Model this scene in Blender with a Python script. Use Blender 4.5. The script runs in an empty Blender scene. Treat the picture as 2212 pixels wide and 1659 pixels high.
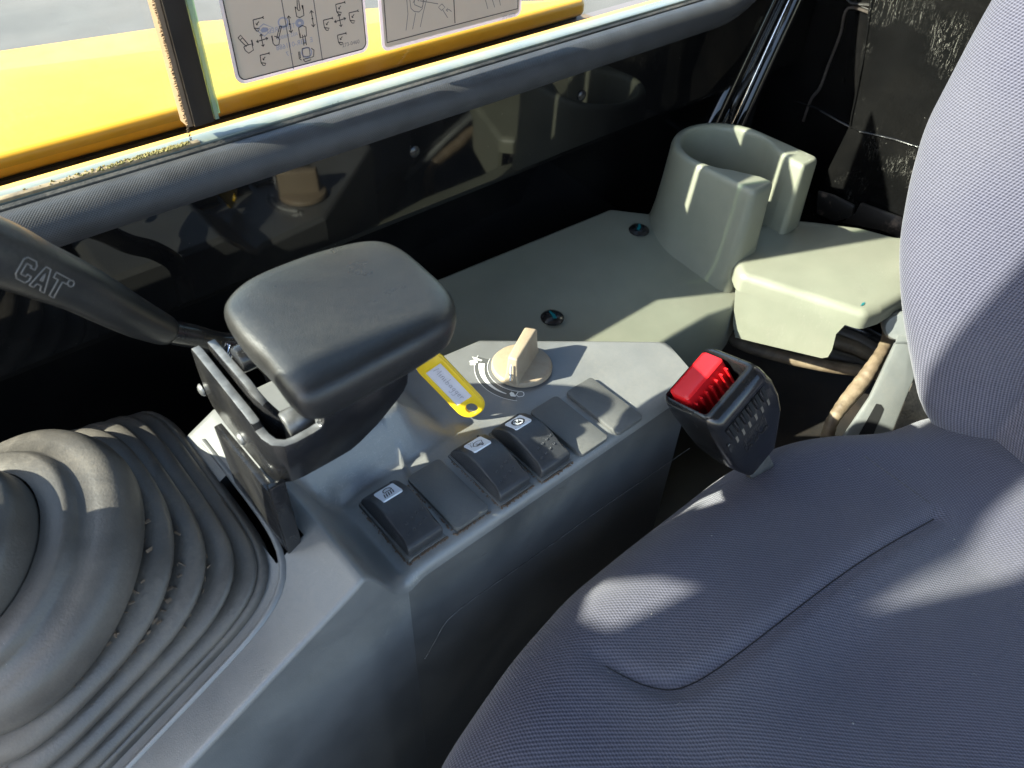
import bpy, bmesh, math, random
from mathutils import Vector, Matrix
from mathutils.bvhtree import BVHTree
from mathutils.geometry import tessellate_polygon
random.seed(7)
scene = bpy.context.scene
COL = scene.collection

# ------------------------------------------------------------------ camera, sky, sun
FPX, CX, CY = 1660.0, 1106.0, 829.5            # measured on a 2212 x 1659 copy of the photo
CAMP = Vector((0.0, 0.0, 0.36))
_ax = Vector((2544, -1470, FPX)).normalized()   # vanishing point of the console direction (x)
_dn = Vector((-79, 1738, FPX)).normalized()     # vanishing point of the vertical
AZ = -_dn; AZ = (AZ - _ax * AZ.dot(_ax)).normalized()
AY = AZ.cross(_ax); AX = _ax
RW = Matrix((AX, AY, AZ))                       # camera vector (x right, y down, z forward) -> world

cam = bpy.data.cameras.new('camera'); camo = bpy.data.objects.new('camera', cam); COL.objects.link(camo)
right = RW @ Vector((1, 0, 0)); upv = RW @ Vector((0, -1, 0)); back = RW @ Vector((0, 0, -1))
M = Matrix((right, upv, back)).transposed().to_4x4(); M.translation = CAMP
camo.matrix_world = M
cam.sensor_width = 36.0; cam.lens = FPX / 2212 * 36.0
cam.clip_start = 0.01; cam.clip_end = 500
cam.dof.use_dof = True; cam.dof.focus_distance = 0.52; cam.dof.aperture_fstop = 14.0
scene.camera = camo
scene.render.resolution_x = 1024; scene.render.resolution_y = 768

SUN = Vector((-0.78, 0.335, 0.525)).normalized()
w = bpy.data.worlds.new("World"); scene.world = w; w.use_nodes = True
nt = w.node_tree; bg = nt.nodes['Background']
sky = nt.nodes.new('ShaderNodeTexSky'); sky.sky_type = 'NISHITA'; sky.sun_disc = False
sky.sun_elevation = math.asin(SUN.z); sky.sun_rotation = math.atan2(SUN.x, SUN.y)
nt.links.new(sky.outputs[0], bg.inputs[0]); bg.inputs[1].default_value = 0.12
sl = bpy.data.lights.new('sun', 'SUN'); sl.energy = 5.0; sl.angle = math.radians(0.5); sl.color = (1.0, 0.95, 0.86)
so = bpy.data.objects.new('sun', sl); COL.objects.link(so)
so.rotation_euler = (-SUN).to_track_quat('-Z', 'Y').to_euler()
so.location = SUN * 5
scene.view_settings.view_transform = 'Standard'; scene.view_settings.look = 'None'
scene.view_settings.exposure = 2.3; scene.view_settings.gamma = 1
scene.cycles.max_bounces = 8; scene.cycles.transparent_max_bounces = 16
scene.cycles.caustics_reflective = False; scene.cycles.caustics_refractive = False

# ------------------------------------------------------------------ helpers placing points from image pixels, curve helpers
def ray(px, py): return RW @ Vector(((px - CX) / FPX, (py - CY) / FPX, 1.0))
def at(px, py, z=None, y=None, x=None, d=None):
    r = ray(px, py)
    if d is not None: t = d
    elif z is not None: t = (z - CAMP.z) / r.z
    elif y is not None: t = (y - CAMP.y) / r.y
    else: t = (x - CAMP.x) / r.x
    return CAMP + r * t
def sstep(a, b, v):
    t = min(1, max(0, (v - a) / (b - a))); return t * t * (3 - 2 * t)
def interp(tab, v):
    if v <= tab[0][0]: return tab[0][1]
    for (a, fa), (b, fb) in zip(tab, tab[1:]):
        if v <= b:
            t = (v - a) / (b - a); return fa + (fb - fa) * t
    return tab[-1][1]
def catmull(pts, n=8, closed=False):
    P = [Vector(p) for p in pts]; out = []; N = len(P)
    rng = range(N) if closed else range(N - 1)
    for i in rng:
        if closed: p0, p1, p2, p3 = P[i - 1], P[i], P[(i + 1) % N], P[(i + 2) % N]
        else: p0, p1, p2, p3 = P[max(i - 1, 0)], P[i], P[i + 1], P[min(i + 2, N - 1)]
        for k in range(n):
            t = k / n
            out.append(0.5 * ((2 * p1) + (p2 - p0) * t + (2 * p0 - 5 * p1 + 4 * p2 - p3) * t * t + (3 * p1 - p0 - 3 * p2 + p3) * t ** 3))
    if not closed: out.append(P[-1].copy())
    return out

# ------------------------------------------------------------------ object helpers
ORG = {}
def tag(o, label=None, cat=None, group=None, kind=None):
    if label: o['label'] = label
    if cat: o['category'] = cat
    if group: o['group'] = group
    if kind: o['kind'] = kind
    return o
def thing(name, label, cat, loc=(0, 0, 0), group=None):
    o = bpy.data.objects.new(name, None); COL.objects.link(o); o.location = loc
    o.empty_display_size = 0.02
    ORG[o] = Vector(loc); return tag(o, label, cat, group)
def mesh_obj(name, verts, faces, mat, parent=None, smooth=True, sharp=38, uvs=None, bevel=0, seg=2, label=None, mats=None, fmat=None):
    org = ORG[parent] if parent is not None else Vector((0, 0, 0))
    me = bpy.data.meshes.new(name)
    me.from_pydata([tuple(Vector(v) - org) for v in verts], [], faces)
    me.validate()
    if uvs is not None:
        ul = me.uv_layers.new(name='UVMap')
        for lp in me.loops: ul.data[lp.index].uv = uvs[lp.vertex_index]
    bm = bmesh.new(); bm.from_mesh(me)
    if uvs is None: bmesh.ops.remove_doubles(bm, verts=bm.verts, dist=1e-6)
    bmesh.ops.recalc_face_normals(bm, faces=bm.faces) if uvs is None else None
    if bevel:
        es = [e for e in bm.edges if len(e.link_faces) == 2 and e.calc_face_angle(0) > math.radians(30)]
        bmesh.ops.bevel(bm, geom=es, offset=bevel, segments=seg, profile=0.5, affect='EDGES', clamp_overlap=True)
    bm.to_mesh(me); bm.free()
    if smooth:
        me.shade_smooth(); me.set_sharp_from_angle(angle=math.radians(sharp))
    for m in (mats or [mat]): me.materials.append(m)
    o = bpy.data.objects.new(name, me); COL.objects.link(o); ORG[o] = org
    if parent is not None: o.parent = parent
    if label: o['label'] = label
    return o
def loft(rings, closed=True, cap0=True, cap1=True):
    n = len(rings[0]); V = [p for r in rings for p in r]; F = []
    for i in range(len(rings) - 1):
        for j in range(n if closed else n - 1):
            a = i * n + j; b = i * n + (j + 1) % n
            F.append((a, b, b + n, a + n))
    if closed and cap0: F.append(tuple(reversed(range(n))))
    if closed and cap1: F.append(tuple((len(rings) - 1) * n + j for j in range(n)))
    return V, F
def tube_vf(pts, r, n=10, cap=True):
    P = [Vector(p) for p in pts]; rings = []; prev = None
    for i, p in enumerate(P):
        t = (P[min(i + 1, len(P) - 1)] - P[max(i - 1, 0)]).normalized()
        if prev is None:
            a = Vector((0, 0, 1)) if abs(t.z) < 0.9 else Vector((1, 0, 0)); u = t.cross(a).normalized()
        else: u = (prev - t * prev.dot(t)).normalized()
        prev = u; v = t.cross(u); rr = r[i] if isinstance(r, (list, tuple)) else r
        rings.append([p + (u * math.cos(2 * math.pi * k / n) + v * math.sin(2 * math.pi * k / n)) * rr for k in range(n)])
    return loft(rings, True, cap, cap)
def tube(name, pts, r, mat, parent=None, n=10, label=None):
    V, F = tube_vf(pts, r, n); return mesh_obj(name, V, F, mat, parent, sharp=60, label=label)
def prism_vf(poly, d):
    """poly: list of world points, d: extrusion vector"""
    n = len(poly); V = [Vector(p) for p in poly] + [Vector(p) + d for p in poly]
    F = [tuple(range(n)), tuple(reversed(range(n, 2 * n)))] + [(i, i + n, (i + 1) % n + n, (i + 1) % n) for i in range(n)]
    return V, F
def prism(name, poly, d, mat, parent=None, bevel=0, seg=2, label=None, sharp=38):
    V, F = prism_vf(poly, Vector(d)); return mesh_obj(name, V, F, mat, parent, bevel=bevel, seg=seg, label=label, sharp=sharp)
def box_vf(c, h, u=Vector((1, 0, 0)), v=Vector((0, 1, 0)), n=Vector((0, 0, 1))):
    c = Vector(c); V = [c + u * (sx * h[0]) + v * (sy * h[1]) + n * (sz * h[2]) for sz in (-1, 1) for sy in (-1, 1) for sx in (-1, 1)]
    return V, [(0, 2, 3, 1), (4, 5, 7, 6), (0, 1, 5, 4), (2, 6, 7, 3), (0, 4, 6, 2), (1, 3, 7, 5)]
def box(name, c, h, mat, parent=None, bevel=0, seg=2, ax=None, label=None):
    V, F = box_vf(c, h, *(ax or ())); return mesh_obj(name, V, F, mat, parent, bevel=bevel, seg=seg, label=label)
def join(lst):
    V = []; F = []
    for v, f in lst:
        o = len(V); V += v; F += [tuple(i + o for i in q) for q in f]
    return V, F
def lathe_vf(c, prof, n=32, ax=None):
    u, v, k = ax or (Vector((1, 0, 0)), Vector((0, 1, 0)), Vector((0, 0, 1)))
    c = Vector(c); rings = [[c + u * (r * math.cos(2 * math.pi * i / n)) + v * (r * math.sin(2 * math.pi * i / n)) + k * z for i in range(n)] for r, z in prof]
    return loft(rings)
def lathe(name, c, prof, mat, parent=None, n=32, ax=None, label=None, sharp=38):
    V, F = lathe_vf(c, prof, n, ax); return mesh_obj(name, V, F, mat, parent, label=label, sharp=sharp)
def rrect(cx, cy, hx, hy, r, n=6):
    out = []
    for (sx, sy, a0) in ((1, 1, 0), (-1, 1, 90), (-1, -1, 180), (1, -1, 270)):
        for k in range(n + 1):
            a = math.radians(a0 + 90 * k / n)
            out.append((cx + sx * (hx - r) + r * math.cos(a), cy + sy * (hy - r) + r * math.sin(a)))
    return out
def ribbon_vf(pl, wd, fr):
    """flat stroke: pl 2d points in frame fr=(o,u,v,n)"""
    o, u, v, nn = fr; V = []; F = []
    for i, p in enumerate(pl):
        a = Vector(pl[max(i - 1, 0)]); b = Vector(pl[min(i + 1, len(pl) - 1)]); t = b - a
        if t.length < 1e-9: t = Vector((1, 0))
        t = t.normalized(); q = Vector((-t.y, t.x)) * wd / 2
        for s in (1, -1):
            c = Vector(p) + q * s; V.append(o + u * c.x + v * c.y)
    for i in range(len(pl) - 1): F.append((2 * i, 2 * i + 1, 2 * i + 3, 2 * i + 2))
    return V, F
def fill_vf(pl, fr):
    o, u, v, nn = fr; return [o + u * p[0] + v * p[1] for p in pl], [tuple(range(len(pl)))]
def art(name, strokes, wd, fr, mat, parent, fills=()):
    V, F = join([ribbon_vf(s, wd, fr) for s in strokes] + [fill_vf(p, fr) for p in fills])
    return mesh_obj(name, V, F, mat, parent, smooth=False)
def arc(cx, cy, r, a0, a1, n=14): return [(cx + r * math.cos(math.radians(a0 + (a1 - a0) * k / n)), cy + r * math.sin(math.radians(a0 + (a1 - a0) * k / n))) for k in range(n + 1)]
def text_vf(body, size, outline=0, res=3):
    cu = bpy.data.curves.new('lettering', 'FONT'); cu.body = body; cu.size = size; cu.resolution_u = res
    if outline: cu.fill_mode = 'NONE'; cu.bevel_depth = outline; cu.bevel_resolution = 1
    ob = bpy.data.objects.new('lettering', cu); COL.objects.link(ob)
    dg = bpy.context.evaluated_depsgraph_get(); me = bpy.data.meshes.new_from_object(ob.evaluated_get(dg))
    V = [v.co.copy() for v in me.vertices]; F = [tuple(p.vertices) for p in me.polygons]
    bpy.data.objects.remove(ob); bpy.data.curves.remove(cu); bpy.data.meshes.remove(me)
    return V, F

# ------------------------------------------------------------------ materials
MATS = {}
def material(name, col, rough=0.5, metal=0.0, var=0.15, vscale=25, bump=0.0, bscale=900, dust=0.0, dcol=(0.33, 0.30, 0.25),
             dscale=9, speck=0.0, spcol=(0.45, 0.43, 0.38), spscale=260, scratch=0.0, coat=0.0, spec=0.5, rvar=0.15, grime=0.0):
    m = bpy.data.materials.new(name); m.use_nodes = True; N = m.node_tree.nodes; L = m.node_tree.links
    b = N['Principled BSDF']; b.inputs['Metallic'].default_value = metal
    b.inputs['Specular IOR Level'].default_value = spec
    if coat: b.inputs['Coat Weight'].default_value = coat; b.inputs['Coat Roughness'].default_value = 0.05
    tc = N.new('ShaderNodeTexCoord')
    def noise(sc, det=4, dist=0.0, rg=0.55):
        n = N.new('ShaderNodeTexNoise'); n.inputs['Scale'].default_value = sc; n.inputs['Detail'].default_value = det
        n.inputs['Distortion'].default_value = dist; n.inputs['Roughness'].default_value = rg
        L.new(tc.outputs['Object'], n.inputs['Vector']); return n.outputs['Fac']
    def ramp(s, a, c0, bb, c1):
        r = N.new('ShaderNodeMapRange'); r.inputs['From Min'].default_value = a; r.inputs['From Max'].default_value = bb
        r.inputs['To Min'].default_value = c0; r.inputs['To Max'].default_value = c1; L.new(s, r.inputs['Value']); return r.outputs[0]
    def mix(f, a, c):
        x = N.new('ShaderNodeMix'); x.data_type = 'RGBA'
        if isinstance(f, float): x.inputs['Factor'].default_value = f
        else: L.new(f, x.inputs['Factor'])
        for s, i in ((a, 6), (c, 7)):
            if isinstance(s, tuple): x.inputs[i].default_value = (*s[:3], 1)
            else: L.new(s, x.inputs[i])
        return x.outputs[2]
    def math_(op, a, c):
        x = N.new('ShaderNodeMath'); x.operation = op
        for s, i in ((a, 0), (c, 1)):
            if isinstance(s, (int, float)): x.inputs[i].default_value = s
            else: L.new(s, x.inputs[i])
        x.use_clamp = op != 'SUBTRACT'
        return x.outputs[0]
    n1 = noise(vscale, 5)
    c = mix(ramp(n1, 0.3, 0, 0.7, 1), tuple(v * (1 - var) for v in col), tuple(min(1, v * (1 + var)) for v in col))
    rg = ramp(n1, 0.3, max(0, rough * (1 - rvar)), 0.7, min(1, rough * (1 + rvar)))
    mask = None
    if dust:
        d = noise(dscale, 7, 0.6, 0.65); d2 = noise(420, 3)
        d = ramp(d, 0.42, 0, 0.75, 1.0); d = math_('MULTIPLY', d, ramp(d2, 0.3, 0.35, 0.7, 1)); d = math_('MULTIPLY', d, dust)
        c = mix(d, c, dcol); mask = d
    if grime:
        g = noise(33, 8, 1.2, 0.7); g = ramp(g, 0.56, 0, 0.66, grime); c = mix(g, c, dcol); mask = g if mask is None else math_('MAXIMUM', mask, g)
    if speck:
        vo = N.new('ShaderNodeTexVoronoi'); vo.inputs['Scale'].default_value = spscale * 2.0; L.new(tc.outputs['Object'], vo.inputs['Vector'])
        sz = math_('MULTIPLY', ramp(vo.outputs['Color'], 0.72, 0.0, 1, 0.17), ramp(noise(31, 3), 0.42, 0.35, 0.66, 1.0))
        s = math_('LESS_THAN', vo.outputs['Distance'], sz); s = math_('MULTIPLY', s, speck * 0.75); c = mix(s, c, spcol); mask = s if mask is None else math_('MAXIMUM', mask, s)
    if scratch:
        mp = N.new('ShaderNodeMapping'); mp.inputs['Scale'].default_value = (26, 60, 9); mp.inputs['Rotation'].default_value = (0.4, 0.9, 0.6)
        L.new(tc.outputs['Object'], mp.inputs['Vector'])
        nn = N.new('ShaderNodeTexNoise'); nn.inputs['Scale'].default_value = 3.0; nn.inputs['Detail'].default_value = 6; nn.inputs['Distortion'].default_value = 2.5
        L.new(mp.outputs[0], nn.inputs['Vector'])
        a = math_('SUBTRACT', nn.outputs['Fac'], 0.5); a = math_('ABSOLUTE', a, 0); a = ramp(a, 0.0, 1, 0.006, 0)
        a = math_('MULTIPLY', a, ramp(noise(14, 3), 0.52, 0, 0.62, scratch)); c = mix(a, c, spcol)
    if mask is not None: rg = math_('ADD', rg, math_('MULTIPLY', mask, 0.5))
    L.new(c, b.inputs['Base Color']); L.new(rg, b.inputs['Roughness'])
    if bump:
        bp = N.new('ShaderNodeBump'); bp.inputs['Strength'].default_value = bump; bp.inputs['Distance'].default_value = 0.0006
        L.new(noise(bscale, 2), bp.inputs['Height']); L.new(bp.outputs[0], b.inputs['Normal'])
    MATS[name] = m; return m

grey = material('grey_moulded_plastic', (0.158, 0.160, 0.157), 0.36, spec=1.0, bump=0.25, bscale=1500, dust=0.45, dcol=(0.30, 0.28, 0.24), dscale=11, speck=0.5, spscale=330, scratch=0.5)
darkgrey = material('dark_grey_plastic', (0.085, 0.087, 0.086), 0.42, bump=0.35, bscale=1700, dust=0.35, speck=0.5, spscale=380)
rocker_m = material('rocker_black_plastic', (0.032, 0.034, 0.038), 0.36, bump=0.3, bscale=1900, dust=0.22, speck=0.5, spscale=420)
blank_m = material('mid_grey_blank_plastic', (0.095, 0.096, 0.092), 0.44, bump=0.4, bscale=1700, dust=0.3, speck=0.5, spscale=380)
rubber = material('dusty_black_rubber', (0.072, 0.065, 0.057), 0.42, spec=0.6, bump=0.3, bscale=800, dust=0.75, dcol=(0.20, 0.17, 0.135), dscale=16, speck=0.7, spscale=300, grime=0.0)
padm = material('worn_black_foam_rubber', (0.017, 0.017, 0.017), 0.33, bump=0.3, bscale=1900, dust=0.10, dscale=9, speck=0.3, spscale=420, rvar=0.3)
handle_m = material('smooth_black_rubber', (0.020, 0.020, 0.020), 0.34, bump=0.12, bscale=900, dust=0.14, speck=0.35, spscale=240)
steelblack = material('black_painted_steel', (0.012, 0.012, 0.013), 0.2, dust=0.15, dscale=20, speck=0.7, spscale=330, bump=0.08, bscale=400)
wornsteel = material('worn_steel_edge', (0.17, 0.17, 0.17), 0.4, metal=0.5, dust=0.3, speck=0.5, var=0.4, vscale=160)
bolt_m = material('zinc_bolt', (0.35, 0.35, 0.36), 0.3, metal=1.0)
chrome = material('shiny_steel', (0.6, 0.6, 0.62), 0.12, metal=1.0)
tray_m = material('sage_grey_plastic', (0.215, 0.222, 0.168), 0.38, var=0.08, bump=0.25, bscale=1500, dust=0.45, dcol=(0.27, 0.24, 0.19), dscale=7, speck=0.5, scratch=0.4, spscale=200)
beige = material('dirty_beige_plastic', (0.36, 0.285, 0.195), 0.5, var=0.12, dust=0.75, dcol=(0.27, 0.17, 0.10), dscale=38, bump=0.15)
gloss_black = material('gloss_black_paint', (0.0045, 0.0045, 0.0048), 0.035, dust=0.075, dcol=(0.2, 0.17, 0.13), dscale=6, speck=0.8, spscale=110, spcol=(0.16, 0.15, 0.13), rvar=0.5, bump=0.02, bscale=40)
rough_black = material('scuffed_black_paint', (0.004, 0.004, 0.004), 0.20, spec=0.3, dust=0.02, dcol=(0.25, 0.23, 0.20), dscale=16, speck=0.35, spscale=140, bump=0.8, bscale=120, scratch=0.6)
floor_m = material('dark_floor_mat', (0.012, 0.011, 0.010), 0.6, dust=0.6, dcol=(0.09, 0.06, 0.04), dscale=12, speck=0.5, spscale=160)
black_m = material('matt_black', (0.006, 0.006, 0.006), 0.8)
yellow = material('yellow_machine_paint', (0.78, 0.405, 0.028), 0.32, var=0.06, scratch=0.35, dust=0.22, dcol=(0.5, 0.38, 0.18), dscale=5, speck=0.25, spscale=60)
yellow_tag = material('yellow_plastic', (0.80, 0.52, 0.02), 0.36, var=0.04)
paper = material('white_paper', (0.62, 0.58, 0.62), 0.6, var=0.05, vscale=120)
ink = material('pencil_ink', (0.22, 0.19, 0.21), 0.7)
red = material('red_plastic', (0.62, 0.012, 0.016), 0.34, var=0.05)
buckle_m = material('black_buckle_plastic', (0.009, 0.0095, 0.011), 0.17, spec=0.55, dust=0.10, dcol=(0.22, 0.19, 0.15), dscale=30, speck=0.45, spscale=380, bump=0.1, bscale=700)
icon_white = material('white_icon_face', (0.74, 0.76, 0.80), 0.35, var=0.03)
black_ink = material('black_print', (0.02, 0.02, 0.022), 0.5)
white_ink = material('white_print', (0.78, 0.78, 0.74), 0.5)
decal_m = material('grey_sticker', (0.74, 0.69, 0.60), 0.42, var=0.02)
def translucent(m, amt):
    N = m.node_tree.nodes; L = m.node_tree.links; b = N['Principled BSDF']; out = N['Material Output']
    t = N.new('ShaderNodeBsdfTranslucent'); src = b.inputs['Base Color'].links[0].from_socket; L.new(src, t.inputs[0])
    mx = N.new('ShaderNodeMixShader'); mx.inputs[0].default_value = amt; L.new(b.outputs[0], mx.inputs[1]); L.new(t.outputs[0], mx.inputs[2]); L.new(mx.outputs[0], out.inputs[0])
mark_m = material('pale_blue_etching', (0.44, 0.46, 0.58), 0.5); translucent(mark_m, .5)
sticker_edge = material('clear_sticker_edge', (0.70, 0.64, 0.68), 0.4, var=0.02); translucent(sticker_edge, .6); translucent(decal_m, .6)
bracket_m = material('grey_cast_plate', (0.22, 0.232, 0.226), 0.38, metal=0.3, dust=0.3, dcol=(0.4, 0.36, 0.28), dscale=16, speck=0.5, spscale=260, scratch=0.9, bump=0.1)
hose_m = material('dirty_tan_conduit', (0.17, 0.125, 0.08), 0.5, var=0.4, vscale=70, dust=0.5, dcol=(0.42, 0.34, 0.22), dscale=60, bump=0.5, bscale=260)
mud_m = material('mud_caked_black', (0.02, 0.018, 0.016), 0.45, dust=0.0, grime=1.0, dcol=(0.20, 0.155, 0.12), bump=0.5, bscale=200)
ground_m = material('grey_yard_ground', (0.105, 0.10, 0.096), 0.9, var=0.35, vscale=1.2, dust=0.6, dcol=(0.15, 0.13, 0.115), dscale=0.8)
cab_m = material('cab_grey_lining', (0.10, 0.10, 0.10), 0.6)
teal = material('teal_paint_mark', (0.0, 0.18, 0.20), 0.4)
vinyl = material('dark_seat_vinyl', (0.035, 0.035, 0.034), 0.45, bump=0.5, bscale=700, dust=0.45, dscale=22)
brush_m = material('brown_brush_pile', (0.10, 0.065, 0.035), 0.9, var=0.4, vscale=300)
moss = material('dusty_moss', (0.20, 0.17, 0.06), 0.95, var=0.5, vscale=500, bump=1.0, bscale=900)
weld = material('bare_weld_line', (0.09, 0.075, 0.065), 0.35, metal=0.4, dust=0.4, var=0.4, vscale=120)
orange_m = material('sun_orange_paint', (0.80, 0.40, 0.03), 0.4)
divider_m = material('brown_black_bar', (0.022, 0.017, 0.014), 0.4)
tan_m = material('tan_aluminium_edge', (0.20, 0.135, 0.085), 0.45)

def glass_material(name, tint, refl=0.06, spec_r=0.02):
    m = bpy.data.materials.new(name); m.use_nodes = True; N = m.node_tree.nodes; L = m.node_tree.links
    N.remove(N['Principled BSDF']); out = N['Material Output']
    tr = N.new('ShaderNodeBsdfTransparent'); tr.inputs[0].default_value = (*tint, 1)
    gl = N.new('ShaderNodeBsdfGlossy'); gl.inputs['Roughness'].default_value = spec_r
    fr = N.new('ShaderNodeFresnel'); fr.inputs['IOR'].default_value = 1.45
    geo = N.new('ShaderNodeNewGeometry'); inv = N.new('ShaderNodeMath'); inv.operation = 'SUBTRACT'; inv.inputs[0].default_value = 1; L.new(geo.outputs['Backfacing'], inv.inputs[1])
    mu = N.new('ShaderNodeMath'); mu.operation = 'MULTIPLY'; L.new(fr.outputs[0], mu.inputs[0]); L.new(inv.outputs[0], mu.inputs[1])
    mx = N.new('ShaderNodeMixShader'); L.new(mu.outputs[0], mx.inputs[0]); L.new(tr.outputs[0], mx.inputs[1]); L.new(gl.outputs[0], mx.inputs[2])
    L.new(mx.outputs[0], out.inputs[0]); return m
glass = glass_material('window_glass', (0.90, 0.93, 0.90))
def edge_glass():
    m = bpy.data.materials.new('green_glass_edge'); m.use_nodes = True; N = m.node_tree.nodes; L = m.node_tree.links
    b = N['Principled BSDF']; b.inputs['Base Color'].default_value = (0.42, 0.52, 0.40, 1); b.inputs['Roughness'].default_value = 0.12
    out = N['Material Output']; tr = N.new('ShaderNodeBsdfTransparent'); tr.inputs[0].default_value = (0.80, 0.92, 0.80, 1)
    mx = N.new('ShaderNodeMixShader'); mx.inputs[0].default_value = 0.5
    L.new(tr.outputs[0], mx.inputs[1]); L.new(b.outputs[0], mx.inputs[2]); L.new(mx.outputs[0], out.inputs[0]); return m
glass_edge = edge_glass()

def fabric_material():
    m = bpy.data.materials.new('knitted_seat_fabric'); m.use_nodes = True; N = m.node_tree.nodes; L = m.node_tree.links
    b = N['Principled BSDF']; b.inputs['Roughness'].default_value = 0.85; b.inputs['Specular IOR Level'].default_value = 0.15
    b.inputs['Sheen Weight'].default_value = 0.25; b.inputs['Sheen Roughness'].default_value = 0.4
    uv = N.new('ShaderNodeUVMap'); uv.uv_map = 'UVMap'
    sep = N.new('ShaderNodeSeparateXYZ'); L.new(uv.outputs[0], sep.inputs[0])
    tc = N.new('ShaderNodeTexCoord')
    def mth(op, a, c=0.0, cl=False):
        x = N.new('ShaderNodeMath'); x.operation = op; x.use_clamp = cl
        for s, i in ((a, 0), (c, 1)):
            if isinstance(s, (int, float)): x.inputs[i].default_value = s
            else: L.new(s, x.inputs[i])
        return x.outputs[0]
    def noise(sc, det=3, src=None):
        n = N.new('ShaderNodeTexNoise'); n.inputs['Scale'].default_value = sc; n.inputs['Detail'].default_value = det
        L.new(src or tc.outputs['Object'], n.inputs['Vector']); return n.outputs['Fac']
    U, Vv = sep.outputs[0], sep.outputs[1]
    wob = mth('MULTIPLY', mth('SUBTRACT', noise(40), 0.5), 2.2)
    rowp = mth('ADD', mth('MULTIPLY', Vv, 2 * math.pi / 0.00175), wob)
    row = mth('SINE', rowp)
    zig = mth('SINE', mth('ADD', mth('MULTIPLY', U, 2 * math.pi / 0.0019), mth('MULTIPLY', rowp, 0.5)))
    h = mth('ADD', mth('MULTIPLY', row, 0.40), mth('MULTIPLY', zig, 0.27))
    h = mth('ADD', h, mth('MULTIPLY', mth('SUBTRACT', noise(700, 2), 0.5), 0.5))
    t = mth('ADD', mth('MULTIPLY', h, 0.80), 0.55, True)
    mx = N.new('ShaderNodeMix'); mx.data_type = 'RGBA'; L.new(t, mx.inputs['Factor'])
    mx.inputs[6].default_value = (0.022, 0.022, 0.037, 1); mx.inputs[7].default_value = (0.124, 0.122, 0.160, 1)
    # faded, worn areas
    wn = N.new('ShaderNodeMapRange'); wn.inputs['From Min'].default_value = 0.35; wn.inputs['From Max'].default_value = 0.75; wn.inputs['To Max'].default_value = 0.35
    L.new(noise(7, 5), wn.inputs['Value'])
    m2 = N.new('ShaderNodeMix'); m2.data_type = 'RGBA'; L.new(wn.outputs[0], m2.inputs['Factor']); L.new(mx.outputs[2], m2.inputs[6]); m2.inputs[7].default_value = (0.14, 0.137, 0.142, 1)
    L.new(m2.outputs[2], b.inputs['Base Color'])
    bp = N.new('ShaderNodeBump'); bp.inputs['Strength'].default_value = 0.7; bp.inputs['Distance'].default_value = 0.0005
    L.new(h, bp.inputs['Height']); L.new(bp.outputs[0], b.inputs['Normal'])
    return m
fabric = fabric_material()
def weave_material(name, col):
    m = bpy.data.materials.new(name); m.use_nodes = True; N = m.node_tree.nodes; L = m.node_tree.links
    b = N['Principled BSDF']; b.inputs['Roughness'].default_value = 0.42
    uv = N.new('ShaderNodeUVMap'); uv.uv_map = 'UVMap'
    sep = N.new('ShaderNodeSeparateXYZ'); L.new(uv.outputs[0], sep.inputs[0])
    def mth(op, a, c=0.0):
        x = N.new('ShaderNodeMath'); x.operation = op
        for s, i in ((a, 0), (c, 1)):
            if isinstance(s, (int, float)): x.inputs[i].default_value = s
            else: L.new(s, x.inputs[i])
        return x.outputs[0]
    a = mth('SINE', mth('MULTIPLY', sep.outputs[0], 2 * math.pi / 0.0017)); c = mth('SINE', mth('MULTIPLY', sep.outputs[1], 2 * math.pi / 0.0017))
    h = mth('ADD', mth('MULTIPLY', a, c), 0.0)
    t = mth('ADD', mth('MULTIPLY', h, 0.22), 0.5)
    n = N.new('ShaderNodeTexNoise'); n.inputs['Scale'].default_value = 60; tc = N.new('ShaderNodeTexCoord'); L.new(tc.outputs['Object'], n.inputs['Vector'])
    t = mth('ADD', t, mth('MULTIPLY', mth('SUBTRACT', n.outputs['Fac'], 0.5), 0.8))
    mx = N.new('ShaderNodeMix'); mx.data_type = 'RGBA'; mx.clamp_factor = True; L.new(t, mx.inputs['Factor'])
    mx.inputs[6].default_value = tuple(v * 0.45 for v in col) + (1,); mx.inputs[7].default_value = tuple(v * 1.25 for v in col) + (1,)
    L.new(mx.outputs[2], b.inputs['Base Color'])
    bp = N.new('ShaderNodeBump'); bp.inputs['Strength'].default_value = 0.3; bp.inputs['Distance'].default_value = 0.0004
    L.new(h, bp.inputs['Height']); L.new(bp.outputs[0], b.inputs['Normal']); return m
trim_m = weave_material('textured_black_trim', (0.062, 0.062, 0.064))

# ------------------------------------------------------------------ the ground and the cab shell
GZ = -1.05
gv = []; gf = []; NG = 40
for i in range(NG + 1):
    for j in range(NG + 1):
        X = -60 + 120 * i / NG; Y = -60 + 120 * j / NG
        gv.append((X, Y, GZ + random.uniform(-0.02, 0.02)))
for i in range(NG):
    for j in range(NG): gf.append((i * (NG + 1) + j, (i + 1) * (NG + 1) + j, (i + 1) * (NG + 1) + j + 1, i * (NG + 1) + j + 1))
tag(mesh_obj('ground', gv, gf, ground_m), kind='structure')

box_floor = box('cab_floor', (0.1, -0.1, -0.56), (0.95, 0.62, 0.02), floor_m); tag(box_floor, kind='structure')

WY = 0.432      # inner face of the cab's right wall
GY = 0.452      # glass plane
SILL = 0.139
wall = thing('side_wall', 'glossy black painted cab side wall under the window, mirroring the console', 'wall', (0.2, WY + .01, -0.54))
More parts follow.
